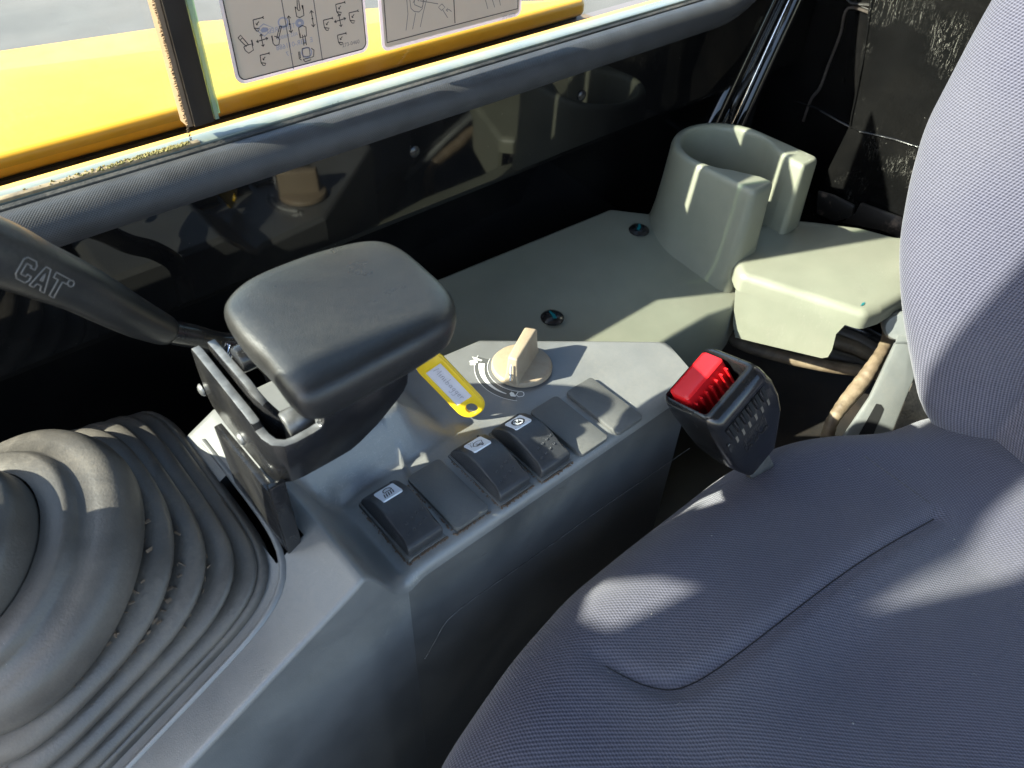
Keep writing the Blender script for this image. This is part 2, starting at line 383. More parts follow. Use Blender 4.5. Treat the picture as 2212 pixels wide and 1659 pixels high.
# upper panel, a folded step and a recessed lower panel
prof = [(WY, 0.135), (WY, 0.047), (WY + 0.002, 0.042), (WY + 0.008, 0.038), (WY + 0.050, 0.028), (WY + 0.062, 0.020), (WY + 0.064, -0.54), (WY + 0.075, -0.54), (WY + 0.040, 0.126)]
V, F = loft([[Vector((X, a, b)) for a, b in prof] for X in (-0.75, -0.3, 0.0, 0.3, 0.6, 0.86)], True)
mesh_obj('pressed_panel', V, F, gloss_black, wall, sharp=20)
for px, py in ((895, 327), (1256, 206)):
    p = at(px, py, y=WY)
    lathe('screw', p, [(0.0045, 0), (0.0045, 0.001), (0.003, 0.0022), (0.0, 0.0024)], steelblack, wall, 16, ax=(Vector((1, 0, 0)), Vector((0, 0, 1)), Vector((0, -1, 0))))

# window sill trim: a soft textured strip that turns upward at the rear corner
def swept(name, prof, mat, parent, xs=-0.75, xe=0.63, z0=0.132, R=0.10, top=0.62, n=10, uv=True):
    path = [(xs + (xe - xs) * k / 24, z0, 0.0) for k in range(25)]
    for k in range(1, n + 1):
        a = math.radians(78) * k / n
        path.append((xe + R * math.sin(a), z0 + R * (1 - math.cos(a)), a))
    a = math.radians(78); ex, ez = path[-1][0], path[-1][1]
    path += [(ex + math.cos(a) * s, ez + math.sin(a) * s, a) for s in (0.1, 0.25, 0.45)]
    rings = []; uvs = []; s = 0; last = None
    for (x, z, a) in path:
        if last: s += math.hypot(x - last[0], z - last[1])
        last = (x, z); q = 0; lp = None; ring = []
        for (py, pn) in prof:
            if lp: q += math.hypot(py - lp[0], pn - lp[1])
            lp = (py, pn)
            ring.append(Vector((x - math.sin(a) * pn, py, z + math.cos(a) * pn))); uvs.append((s, q))
        rings.append(ring)
    V, F = loft(rings, True); return mesh_obj(name, V, F, mat, parent, uvs=uvs if uv else None, sharp=50)
window = thing('side_window', 'sliding cab side window with green tinted glass and dark upright bar', 'window', (0.15, GY, SILL))
trim = thing('sill_trim', 'grey black textured rubber strip along the window sill', 'trim', (0.2, WY, 0.12))
swept('rubber_strip', [(WY + .003, -0.018), (WY - .006, -0.0165), (WY - .009, -0.011), (WY - .0085, -0.004), (WY - .005, 0.0015), (WY + .001, 0.0047), (WY + .007, 0.0055), (WY + .009, 0.004), (WY + .009, -0.018)], trim_m, trim)
swept('inner_bead', [(WY + .0085, 0.000), (WY + .0085, 0.0062), (WY + .0105, 0.0072), (WY + .0125, 0.0060), (WY + .0125, 0.000)], vinyl, trim, uv=False)
# bottom rail of the window, seen through and below the glass
ys = GY - .004
railo = box('bottom_rail', (0.0, GY - .0005, SILL - .002), (0.74, 0.0065, 0.003), material('sun_bleached_rail', (0.15, 0.175, 0.15), 0.3, dust=0.4, dscale=25, dcol=(0.42, 0.36, 0.22)), window, bevel=0.001)
railc = box('rail_groove', (-0.3, GY - .0052, SILL + .0012), (0.449, 0.0022, 0.0010), material('tan_rail_groove', (0.32, 0.24, 0.14), 0.6, var=0.4, vscale=160), window, bevel=0.0005)
box('glass_pane', (-0.29, GY + .010, 0.55), (0.441, 0.0022, 0.40), glass, window)
box('glass_pane', (0.455, GY, 0.55), (0.292, 0.0022, 0.40), glass, window)
ge = box('glass_edge', (0.1635, GY - .001, 0.55), (0.0012, 0.0034, 0.40), glass_edge, window)
box('glass_edge_strip', (0.1665, GY + .0035, 0.55), (0.0022, 0.0008, 0.40), glass_edge, window)
box('upright_bar', (0.1545, GY - .001, 0.55), (0.0062, 0.006, 0.40), divider_m, window, bevel=0.0006)
box('aluminium_edge', (0.1467, GY + .001, 0.55), (0.0014, 0.0055, 0.40), tan_m, window)
V = []; F = []
for k in range(420):
    z = SILL + .002 + 0.22 * k / 420; a = 0.1454; L_ = random.uniform(0.0006, 0.0015); y = GY - .004 + random.uniform(-.001, .001)
    V2, F2 = box_vf((a - L_ / 2, y, z), (L_ / 2, 0.00018, 0.00018)); o = len(V); V += V2; F += [tuple(i + o for i in f) for f in F2]
tag(mesh_obj('brush_seal', V, F, brush_m, window, smooth=False), kind='stuff')
V = []; F = []
for k in range(420):
    x = 0.143 - abs(random.gauss(0, 0.030)); r = random.uniform(.00012, .0005)
    V2, F2 = box_vf((x, GY - .0052 + random.uniform(-.0022, .0022), SILL + .0022 + r * .4), (r * 1.4, r, r), *[Vector(v) for v in Matrix.Rotation(random.random() * 3, 3, (0.3, 0.5, 0.8)).to_3x3()])
    o = len(V); V += V2; F += [tuple(i + o for i in f) for f in F2]
tag(mesh_obj('moss_in_rail', V, F, moss, window, smooth=False), kind='stuff')
# ------------------------------------------------------------------ stickers on the glass
DY = GY - .0027
def dec1(x, y): return (460.8 + x / 6, y / 6)
def dec2(x, y): return (798.7 + x / 6, y / 6)
FRD = (Vector((0, DY - .0006, 0)), Vector((1, 0, 0)), Vector((0, 0, 1)), Vector((0, -1, 0)))
def onglass(fn, pl): return [(lambda q: (q.x, q.z))(at(*fn(*p), y=DY - .0006)) for p in pl]
def sticker(name, label, x0, x1, z0, z1, r):
    t = thing(name, label, 'sticker', ((x0 + x1) / 2, DY, z0))
    for nm, mt, g, dy, th in (('clear_border', sticker_edge, 0, 0.0, .0002), ('printed_face', decal_m, 0.0022, -.00025, .0002)):
        pl = rrect((x0 + x1) / 2, (z0 + z1) / 2, (x1 - x0) / 2 - g, (z1 - z0) / 2 - g, max(r - g, .0008))
        fc = prism(nm, [Vector((a, DY + dy, b)) for a, b in pl], (0, -th, 0), mt, t)
    return t, fc
s1t, s1 = sticker('control_pattern_sticker', 'grey pictogram sticker on the window with three columns of excavator symbols', 0.1805, 0.2745, 0.1655, 0.275, 0.006)
bl = rrect(0.2275, 0.22025, 0.0447, 0.0523, 0.0042); art('border_line', [bl + bl[:1]], 0.0007, FRD, black_ink, s1)
art('dividing_lines', [onglass(dec1, [(860, -140), (885, 0), (1040, 895)]), onglass(dec1, [(1285, -110), (1300, 0), (1415, 785)])], 0.0006, FRD, material('grey_print', (0.14, 0.13, 0.13), 0.5), s1)
def arrow(a, b, h=24):
    a = Vector(a); b = Vector(b); t = (b - a).normalized(); n = Vector((-t.y, t.x))
    return [[a, b], [b - t * h + n * h * .7, b, b - t * h - n * h * .7]]
def cross(cx, cy):
    s = []
    for q in ((-72, 22), (78, -26), (-14, -80), (18, 84)): s += arrow((cx, cy), (cx + q[0], cy + q[1]), 26)
    return s
def bucket(cx, cy, k=1.0, fl=1):   # boom, stick and bucket pictogram
    P = lambda pl: [(cx + fl * a * k, cy + b * k) for a, b in pl]
    return [P([(-60, 20), (60, -10)]), P([(60, -10), (75, -28)]), P([(60, -10), (82, 2)]), P([(-60, 20), (-45, 125)]), P([(-45, 125), (25, 135), (10, 165), (-15, 165), (-45, 125)]), P([(15, 40), (-20, 85), (-22, 62)]), P([(-20, 85), (2, 82)])]
S = cross(630, 520) + cross(1640, 262)
S += bucket(575, 238) + bucket(660, 700, 0.9) + bucket(1480, 245, 0.9) + bucket(1812, 150, 0.9) + bucket(1660, 440, 0.85) + bucket(1640, 40, 0.9)
S += arrow((990, 310), (975, 205), 34) + arrow((990, 310), (1010, 425), 34) + arrow((1285, 240), (1268, 135), 34) + arrow((1285, 240), (1300, 350), 34)
S += [arc(990, 312, 7, 0, 360), arc(1285, 242, 7, 0, 360)]
S += [[(320, 490), (355, 455), (380, 490), (345, 520), (320, 490)], [(345, 520), (430, 605)], [(380, 490), (455, 580)], [(395, 610), (425, 590), (500, 570), (520, 650), (460, 690), (415, 655), (395, 610)],
      [(760, 490), (775, 560), (800, 590), (850, 580), (860, 510), (830, 480), (790, 470)], [(820, 500), (860, 340)], [(845, 500), (885, 340)], [(860, 340), (885, 340)],
      [(1060, 90), (1080, 215), (1120, 228), (1175, 200), (1160, 70)], [(1090, 120), (1085, 0)], [(1125, 125), (1105, 0)], [(1090, 120), (1110, 140), (1125, 125)],
      [(1105, 360), (1125, 490), (1210, 465), (1200, 350), (1150, 330), (1105, 360)], [(1155, 450), (1175, 590)], [(1185, 450), (1208, 585)], [(1165, 560), (1205, 555)],
      [(1150, 630), (1165, 740), (1255, 725), (1240, 615), (1150, 630)], [(1105, 670), (1115, 760), (1145, 780)], [(1120, 668), (1130, 755)], [(1270, 625), (1305, 650), (1300, 730), (1270, 745)], [(1165, 770), (1260, 745), (1265, 775), (1190, 800), (1165, 770)]]
F_ = [[(485, 520), (505, 515), (520, 590), (508, 600)], [(748, 465), (765, 460), (778, 530), (765, 535)], [(1052, 85), (1075, 90), (1082, 112), (1060, 110)], [(1140, 70), (1160, 65), (1172, 130), (1155, 120)], [(1112, 430), (1128, 432), (1134, 490), (1122, 490)]]
art('excavator_symbols', [onglass(dec1, s) for s in S], 0.00055, FRD, black_ink, s1, [onglass(dec1, f) for f in F_])
def text_on(name, body, size, fr, mat, parent, origin, ang=0, mirror=False):
    V, F = text_vf(body, size); o, u, v, n = fr; c, s = math.cos(ang), math.sin(ang); W = []
    for p in V:
        x = -p.x if mirror else p.x
        a, b = x * c - p.y * s + origin[0], x * s + p.y * c + origin[1]; W.append(o + u * a + v * b)
    return mesh_obj(name, W, F, mat, parent, smooth=False)
text_on('part_number', '273-0460', 0.0034, FRD, material('grey_lettering', (0.2, 0.19, 0.19), 0.5), s1, (0.2545, 0.1722))
# etched glass approval mark showing mirrored through the sticker
FRM = (Vector((0, DY - .00052, 0)), Vector((1, 0, 0)), Vector((0, 0, 1)), Vector((0, -1, 0)))
for body, size, ox, oz in (('TEMPERED', 0.0040, 0.2243, 0.1905), ('AS2 M8808', 0.0030, 0.2250, 0.1858), ('E  43R-011688', 0.0042, 0.2345, 0.1800), ('- 7', 0.0040, 0.2195, 0.1752)):
    text_on('mirrored_approval_mark', body, size, FRM, mark_m, s1, (ox, oz), 0, True)
dm = onglass(dec1, [(560, 390), (650, 310), (775, 360), (665, 470)]); art('mirrored_diamond_mark', [dm + dm[:1]], 0.0006, FRM, mark_m, s1)
fv = onglass(dec1, [(610, 395), (640, 360), (700, 360), (715, 385), (680, 415), (630, 420)]); art('mirrored_diamond_fill', [fv], 0.0003, FRM, mark_m, s1, [fv])
art('mirrored_round_mark', [onglass(dec1, arc(905, 290, 60, 0, 360, 24)), onglass(dec1, arc(1120, 300, 48, 0, 360, 24)), onglass(dec1, arc(1120, 300, 28, 0, 360, 24)), onglass(dec1, arc(1210, 680, 62, 0, 360, 24))], 0.0009, FRM, mark_m, s1)

s2t, s2 = sticker('safety_lever_sticker', 'grey sticker on the window showing a lever drawing, right of the pictogram sticker', 0.2845, 0.4085, 0.1625, 0.275, 0.005)
bl = [(0.2885, 0.272), (0.2885, 0.1680), (0.4045, 0.1680), (0.4045, 0.272)]; art('border_line', [bl + bl[:1]], 0.0008, FRD, black_ink, s2)
art('dividing_line', [onglass(dec2, [(1070, -230), (1090, 0), (1105, 300)])], 0.0007, FRD, black_ink, s2)
S = [[(470, -60), (480, 0), (495, 180), (470, 395)], [(515, -60), (520, 0), (535, 110), (580, 150), (640, 155), (680, 115), (700, 0), (705, -50)], [(595, 165), (578, 260), (555, 380)], [(750, -60), (735, 0), (690, 180), (655, 350)], [(650, 10), (885, 50)],
     [(935, 50), (975, 95), (930, 135), (890, 95), (935, 50)], [(945, 125), (1010, 230)], [(1060, 150), (1030, 125), (990, 125), (1015, 105)], [(990, 125), (1010, 150)], [(1490, -40), (1500, 0), (1530, 115)], [(1580, -40), (1590, 0), (1620, 95)], [(1670, -40), (1680, 0), (1695, 70)],
     [(580, -20), (580, 60), (670, 100), (690, 60), (695, -20)], [(560, 40), (590, -10)], [(620, -5), (640, 15)]]
tag(art('lever_drawing', [onglass(dec2, s) for s in S], 0.0005, FRD, material('soft_grey_print', (0.22, 0.21, 0.2), 0.5), s2), kind='stuff')
text_on('part_number', '272-0273', 0.0034, FRD, material('pale_lettering', (0.34, 0.33, 0.32), 0.5), s2, (0.3895, 0.1633))

# ------------------------------------------------------------------ yellow machine body outside
ym = thing('machine_cover', 'bright yellow painted body cover of the machine outside the window', 'machine cover', (0, 0.7, GZ))
TZ = 0.086
top = [(-1.2, 0.62), (0.66, 0.62), (0.665, 0.632), (0.62, 0.648), (0.5, 0.715), (0.3, 0.797), (0.12, 0.83), (-0.3, 0.90), (-1.2, 1.02)]
V, F = prism_vf([Vector((a, b, TZ)) for a, b in top], Vector((0, 0, -0.018)))
mesh_obj('top_cover', V, F, yellow, ym, bevel=0.012, seg=5, sharp=70)
V, F = prism_vf([Vector((a, b * 0.985 + 0.022, TZ - .0185)) for a, b in top], Vector((0, 0, -0.006))); mesh_obj('dark_gap', V, F, black_m, ym)
box('lower_flange', (-0.24, 0.490, 0.109), (0.94, 0.018, 0.010), yellow, ym, bevel=0.002)
box('side_plate', (-0.24, 0.66, -0.48), (0.94, 0.05, 0.46), yellow, ym, bevel=0.01)
box('brown_gap_plate', (-0.24, 0.63, 0.025), (0.92, 0.010, 0.037), material('dark_brown_plate', (0.10, 0.075, 0.045), 0.7, var=0.4, vscale=60), ym)  # dark brown plate closing the gap below the top cover
prism('raised_rib', [Vector((0.50, 0.66, TZ)), Vector((0.56, 0.66, TZ)), Vector((0.56, 0.70, TZ)), Vector((0.50, 0.72, TZ))], (0, 0, 0.012), yellow, ym, bevel=0.005, seg=3)
for k in range(10):
    lathe('bolt', (-0.35 + 0.11 * k + random.uniform(-.02, .02), 0.618, 0.055), [(0.005, 0), (0.005, 0.002), (0.003, 0.003), (0, 0.003)], bolt_m, ym, 10, ax=(Vector((1, 0, 0)), Vector((0, 0, 1)), Vector((0, -1, 0))))

# ------------------------------------------------------------------ rear of the cab
rear = thing('rear_panel', 'scuffed black painted steel panel behind the seat with a weld seam', 'wall', (0.74, 0.2, -0.54))
def px(p, x): return at(*p, x=x)
RX = 0.74
pe = [px((1888, -60), RX), px((1878, 0), RX), px((1835, 270), RX), px((1785, 372), RX)]
poly = [Vector((RX, 0.37, 0.9)), Vector((RX, pe[0].y + .004, 0.6)), pe[0], pe[1], pe[2], pe[3], Vector((RX, 0.322, -0.075)), Vector((RX, -0.5, -0.075)), Vector((RX, -0.5, 0.9))]
prism('steel_plate', poly, (0.006, 0, 0), rough_black, rear, bevel=0.0012)
prism('lower_plate', [Vector((RX + .03, 0.47, -0.54)), Vector((RX + .03, -0.5, -0.54)), Vector((RX + .03, -0.5, -0.076)), Vector((RX + .03, 0.47, -0.076))], (0.01, 0, 0), gloss_black, rear)
# rear corner: glossy black sheet with pressed door seal channels
RX2 = 0.81
prism('corner_sheet', [Vector((RX2, 0.47, -0.54)), Vector((RX2, 0.2, -0.54)), Vector((RX2, 0.2, 0.95)), Vector((RX2, 0.47, 0.95))], (0.01, 0, 0), gloss_black, rear)
def rp(pts, x=RX2 - .002): return [px(p, x) for p in pts]
tube('weld_seam', catmull(rp([(1735, 262), (1752, 215), (1771, 190), (1790, 140), (1815, 75), (1832, 18), (1885, 30)]), 5), 0.0016, weld, rear, 6)
tube('fold_line', rp([(1708, 215), (1760, 232), (1812, 262), (1838, 275)]), 0.0016, steelblack, rear, 6)
tube('fold_line', rp([(1818, -10), (1840, 8), (1890, 12)]), 0.0018, steelblack, rear, 6)
tube('plate_weld', catmull([px(p, RX - .001) for p in ((1885, -20), (1862, 140), (1838, 262), (1842, 275), (1858, 284))], 5), 0.0010, rough_black, rear, 6)
tube('plate_crease', catmull([px(p, RX - .001) for p in ((1858, 284), (1930, 300), (1990, 318), (2010, 312), (2040, 302), (2075, 318))], 5), 0.0012, rough_black, rear, 6)
# the slanted pillar with its seal channels
pil = thing('rear_pillar', 'shiny black slanted corner pillar with a chrome strip added for its reflection streaks', 'pillar', tuple(at(1530, 275, y=0.43)))
def pline(a, b, y, r, mat, nm):
    A = at(*a, y=y); B = at(*b, y=y); d = (B - A); return tube(nm, [A - d * 0.02, A, B, B + d * 2.2], r, mat, pil, 14)
pline((1520, 300), (1660, 0), 0.440, 0.011, gloss_black, 'outer_tube')
pline((1548, 290), (1688, 0), 0.435, 0.0055, steelblack, 'seal_channel')
pline((1585, 290), (1718, 0), 0.430, 0.0085, gloss_black, 'inner_tube')
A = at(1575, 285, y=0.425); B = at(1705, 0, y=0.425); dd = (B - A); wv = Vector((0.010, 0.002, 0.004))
prism('reflection_strip', [A, A + wv, B + dd * 1.5 + wv, B + dd * 1.5], (0.0, 0.002, 0.0), chrome, pil, bevel=0.0004)  # chrome strip added in place of the pillar's bright reflection streaks
tube('cable', catmull([at(*p, y=0.43) for p in ((1575, 262), (1590, 215), (1628, 150), (1668, 95), (1702, 10), (1712, -30))], 6), 0.0035, steelblack, pil, 8)

# mud caked blocks behind the cup holder
mb = thing('mud_caked_plate', 'flat black steel plates caked with dried mud behind the cup holder', 'steel plate', (0.733, 0.28, -0.06))
for pts in (((1765, 412), (1800, 422), (1845, 445), (1840, 470), (1800, 480), (1762, 462)), ((1858, 438), (1945, 470), (1950, 520), (1905, 500), (1815, 482), (1845, 462))):
    prism('plate', [at(*p, x=0.733) for p in pts], (0.004, 0, 0), mud_m, mb, bevel=0.002)

# ------------------------------------------------------------------ the grey side console
console = thing('side_console', 'grey moulded plastic control console with rocker switches beside the seat', 'console', (0.2, 0.3, -0.54))
def platez(x): return 0.030 - 0.523 * max(0.0, 0.0855 - x)      # raised plate round the bellows, falling away to the front
def conz(x, y):
    pz = platez(x)
    fp = 1 - sstep(0.0890, 0.1085, x)                                # front plate
    hum = min(1, max(0, (y - 0.2645) / 0.019)) * (1 - min(1, max(0, (x - 0.171) / 0.026)))     # hump under the wrist rest
    z = pz * max(fp, hum)
    if x < 0.15:
        side = 1 - sstep(0.262, 0.275, y)
        z -= 0.0045 * math.exp(-((x - 0.1150) / 0.0065) ** 2) * side
        z += 0.0016 * math.exp(-((x - 0.0875) / 0.0028) ** 2) * side
    return z
R_ = 0.008
def rad(x): return 0.0032 if x < 0.088 else (0.0032 + 0.0048 * sstep(.088, .118, x)) * (1 - .72 * sstep(.335, .356, x))
def ylow(x):
    if x < 0.086: return 0.194
    if x < 0.114: return 0.194 + (x - 0.086) / 0.028 * 0.004
    if x <= 0.352: return 0.198
    if x <= 0.3635: return 0.198 + (x - 0.352) / 0.0115 * 0.0096
    return 0.2076 + (x - 0.3635) / 0.0105 * 0.0324
def yhigh(x):
    if x < 0.040: return 0.405 - 0.053 * sstep(0.012, 0.040, x)
    if x < 0.180: return 0.352
    if x < 0.210: return 0.352 - 0.018 * sstep(0.18, 0.21, x)
    if x < 0.268: return 0.334 - 0.006 * (x - 0.21) / 0.058
    return 0.328 - (x - 0.268) / 0.106 * 0.0878
xs = sorted(set([round(-0.16 + 0.004 * k, 4) for k in range(135) if -0.16 + 0.004 * k < 0.374] + [0.0625, 0.0800, 0.0875, 0.0895, 0.0915, 0.114, 0.352, 0.3635, 0.3735]))
NT = 60; SL0, SL1 = 0.2385, 0.3055      # slot in the plate for the armrest upright
def tvals(x):
    lo, hi = ylow(x), yhigh(x)
    R_x = rad(x); ys_ = [lo + R_x * (1 - math.cos(math.radians(90) * k / 6)) for k in range(6)]
    a = lo + R_x; m0, m1 = (SL0, SL1) if x < 0.16 else (a + (hi - a) * .33, a + (hi - a) * .66)
    if x < 0.16: a = min(a, m0 - .01)
    for (p, q, n) in ((a, m0, 18), (m0, m1, 20), (m1, hi, 16)): ys_ += [p + (q - p) * k / n for k in range(n)]
    return ys_ + [hi]
V = []; F = []; ncol = len(tvals(0.0))
for x in xs:
    tv = tvals(x)
    for k, y in enumerate(tv):
        z = conz(x, y); Rx = rad(x); d = Rx - (y - tv[0])
        if d > 0: z -= Rx - math.sqrt(max(0, Rx * Rx - d * d))
        if x > 0.370: z -= 0.0012 * sstep(.370, .374, x) ** 2
        db = 0.003 - (tv[-1] - y)
        if db > 0: z -= 0.003 - math.sqrt(max(0, 0.003 ** 2 - db * db))
        V.append(Vector((x, y, z)))
for i in range(len(xs) - 1):
    for k in range(ncol - 1):
        if xs[i] >= 0.0624 and xs[i + 1] <= 0.0801 and 24 <= k < 44: continue
        a = i * ncol + k; F.append((a, a + ncol, a + ncol + 1, a + 1))
top_verts = V
mesh_obj('top_moulding', V, F, grey, console, sharp=70)
# skirts: seat side, front facet, window side and rear end
def skirt(name, line, zb, mat=grey, dx=0, dy=0):
    n = len(line); V = [p.copy() for p in line] + [Vector((p.x + dx, p.y + dy, zb)) for p in line]
    return mesh_obj(name, V, [(i, i + 1, i + 1 + n, i + n) for i in range(n - 1)], mat, console, sharp=25)
low = [top_verts[i * ncol] for i in range(len(xs))]
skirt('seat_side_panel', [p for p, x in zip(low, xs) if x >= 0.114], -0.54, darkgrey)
fl = [p for p, x in zip(low, xs) if x <= 0.114]
n = len(fl); VV = [p.copy() for p in fl]; lower = []
for p in fl:
    t = (p.x + 0.16) / (0.114 + 0.16); lower.append(Vector((-0.16 + (0.114 + 0.16) * t, 0.198 - 0.05 * (1 - t), -0.54)))
mesh_obj('front_facet', VV + lower, [(i, i + 1, i + 1 + n, i + n) for i in range(n - 1)], grey, console, sharp=25)
skirt('window_side_panel', [top_verts[i * ncol + ncol - 1] for i in range(len(xs))], -0.54)
skirt('rear_end_panel', [top_verts[(len(xs) - 1) * ncol + k] for k in range(ncol)], -0.54)
# walls of the slot
sx0, sx1 = 0.0625, 0.0800
sv = [Vector((sx0, SL0, conz(sx0, SL0))), Vector((sx1, SL0, conz(sx1, SL0))), Vector((sx1, SL1, conz(sx1, SL1))), Vector((sx0, SL1, conz(sx0, SL1)))]
sv2 = [p + Vector((0, 0, -0.03)) for p in sv]
mesh_obj('slot_well', sv + sv2, [(0, 1, 5, 4), (1, 2, 6, 5), (2, 3, 7, 6), (3, 0, 4, 7), (4, 5, 6, 7)], black_m, console, smooth=False)
# parting line scratched along the seat side
sl_pts = [at(*p, y=0.1974) for p in ((918, 1423), (940, 1385), (958, 1352), (976, 1331), (1013, 1301), (1100, 1240), (1200, 1170), (1300, 1098), (1400, 1030), (1490, 968))]
tube('parting_line', catmull(sl_pts, 6), 0.00022, material('pale_scratched_edge', (0.15, 0.15, 0.145), 0.6, var=0.6, vscale=200), console, 5)
for k in range(26):
    a = at(random.uniform(960, 1440), random.uniform(1020, 1330), y=0.1977)
    if not (-0.10 < a.z < -0.012): continue
    an = random.uniform(-1, 1); L_ = random.uniform(.002, .007)
    if k % 2: tube('scratch', [a, a + Vector((math.cos(an), 0, math.sin(an))) * L_], 0.00010, weld, console, 4)

# printed scale around the dial
DCX, DCY = 0.2722, 0.2845
FRC = (Vector((0, 0, 0.0004)), Vector((1, 0, 0)), Vector((0, 1, 0)), Vector((0, 0, 1)))
def polar(px_, py_):
    p = at(px_, py_, z=0.0004); return math.degrees(math.atan2(p.y - DCY, p.x - DCX)), math.hypot(p.x - DCX, p.y - DCY)
scale = thing('speed_scale_print', 'white wedge scale print with hare and tortoise curving round the dial', 'printed scale', (DCX, DCY, 0.0))
a0, r0 = polar(1024, 783); a1, r1 = polar(1100, 840)
if a1 < a0: a1 += 360
if a1 - a0 > 200: a0, a1 = a1 - 360, a0
rr_ = (r0 + r1) / 2
def sector(ra0, ra1, rb0, rb1, A0, A1, n=20):
    o = [(DCX + (ra0 + (ra1 - ra0) * k / n) * math.cos(math.radians(A0 + (A1 - A0) * k / n)), DCY + (ra0 + (ra1 - ra0) * k / n) * math.sin(math.radians(A0 + (A1 - A0) * k / n))) for k in range(n + 1)]
    i = [(DCX + (rb0 + (rb1 - rb0) * k / n) * math.cos(math.radians(A0 + (A1 - A0) * k / n)), DCY + (rb0 + (rb1 - rb0) * k / n) * math.sin(math.radians(A0 + (A1 - A0) * k / n))) for k in range(n + 1)]
    V = [FRC[0] + Vector((p[0], p[1], 0)) for p in o + i]; m_ = n + 1
    return V, [(k, k + 1, k + 1 + m_, k + m_) for k in range(n)]
Vd, Fd = sector(rr_ + .0042, rr_ + .0042, rr_ - .0042, rr_ - .0042, a0 - 12, a1 + 14)
mesh_obj('dark_band', [v - Vector((0, 0, .0002)) for v in Vd], Fd, darkgrey, scale, smooth=False)
if polar(1030, 790)[1] > 0:
    V1, F1 = sector(rr_ + .0018, rr_ + .0003, rr_ - .0026, rr_ - .0004, a0, a1); mesh_obj('white_wedge', V1, F1, white_ink, scale, smooth=False)
for dr in (.0045, -.0045):
    V1, F1 = sector(rr_ + dr + .0002, rr_ + dr + .0002, rr_ + dr - .0002, rr_ + dr - .0002, a0 - 14, a1 + 16); mesh_obj('outline', V1, F1, white_ink, scale, smooth=False)
def onc(pl): return [(lambda q: (q.x, q.y))(at(844.8 + .1389 * a, 691.2 + .1389 * b, z=0.0004)) for a, b in pl]
hare = onc([(1255, 570), (1300, 580), (1420, 625), (1400, 640), (1290, 605)]); hare2 = onc([(1215, 640), (1300, 615), (1350, 640), (1345, 665), (1310, 672), (1318, 700), (1230, 700), (1222, 680), (1275, 668), (1215, 655)])
art('hare', [hare], 0.0003, FRC, white_ink, scale, [hare, hare2])
tort = onc([(1840, 1140), (1870, 1115), (1910, 1135), (1925, 1165), (1945, 1160), (1935, 1195), (1900, 1190), (1860, 1185)]); shell = onc([(1945, 1165), (1975, 1120), (2020, 1110), (2060, 1125), (2068, 1160), (2050, 1185), (1985, 1195), (1945, 1165)])
art('tortoise', [shell], 0.0006, FRC, white_ink, scale, [tort])

# throttle dial
dial = thing('throttle_dial', 'dirty beige rotary throttle knob with a raised finger bar', 'knob', (DCX, DCY, 0.0))
lathe('knob_disc', (DCX, DCY, 0.0005), [(0.0200, 0), (0.0212, 0.001), (0.0212, 0.0026), (0.0200, 0.0042), (0.017, 0.0050), (0, 0.0052)], beige, dial, 48)
ht = 0.0255
f0 = at(1095, 771, z=ht); f1 = at(1118, 779, z=ht); b0 = at(1133, 704, z=ht); b1 = at(1163, 709, z=ht)
ctr = (f0 + f1 + b0 + b1) / 4
def grow(p, k, z, s=0.0): q = ctr + (p - ctr) * k; return Vector((q.x, q.y, z))
dirv = ((b0 + b1) / 2 - (f0 + f1) / 2).normalized(); sd = Vector((-dirv.y, dirv.x, 0))
topq = [f0, f1, b1, b0]
rings = []
for z, kl, kw in ((0.003, 1.02, 1.55), (0.009, 1.0, 1.2), (0.018, 1.0, 1.02), (ht, .98, .92)):
    r = []
    for p in topq:
        d = p - ctr; l_ = d.dot(dirv) * kl; w_ = d.dot(sd) * kw; q = Vector((ctr.x, ctr.y, 0)) + dirv * l_ + sd * w_; r.append(Vector((q.x, q.y, z)))
    rings.append(r)
V, F = loft(rings); mesh_obj('finger_bar', V, F, beige, dial, bevel=0.0016, seg=3)
nf = ((f0 + f1) / 2); tube('pointer_line', [Vector((nf.x, nf.y, .021)) - dirv * .0016 + Vector((0, 0, 0)), Vector((nf.x, nf.y, .008)) - dirv * .0022], 0.0006, icon_white, dial, 6)

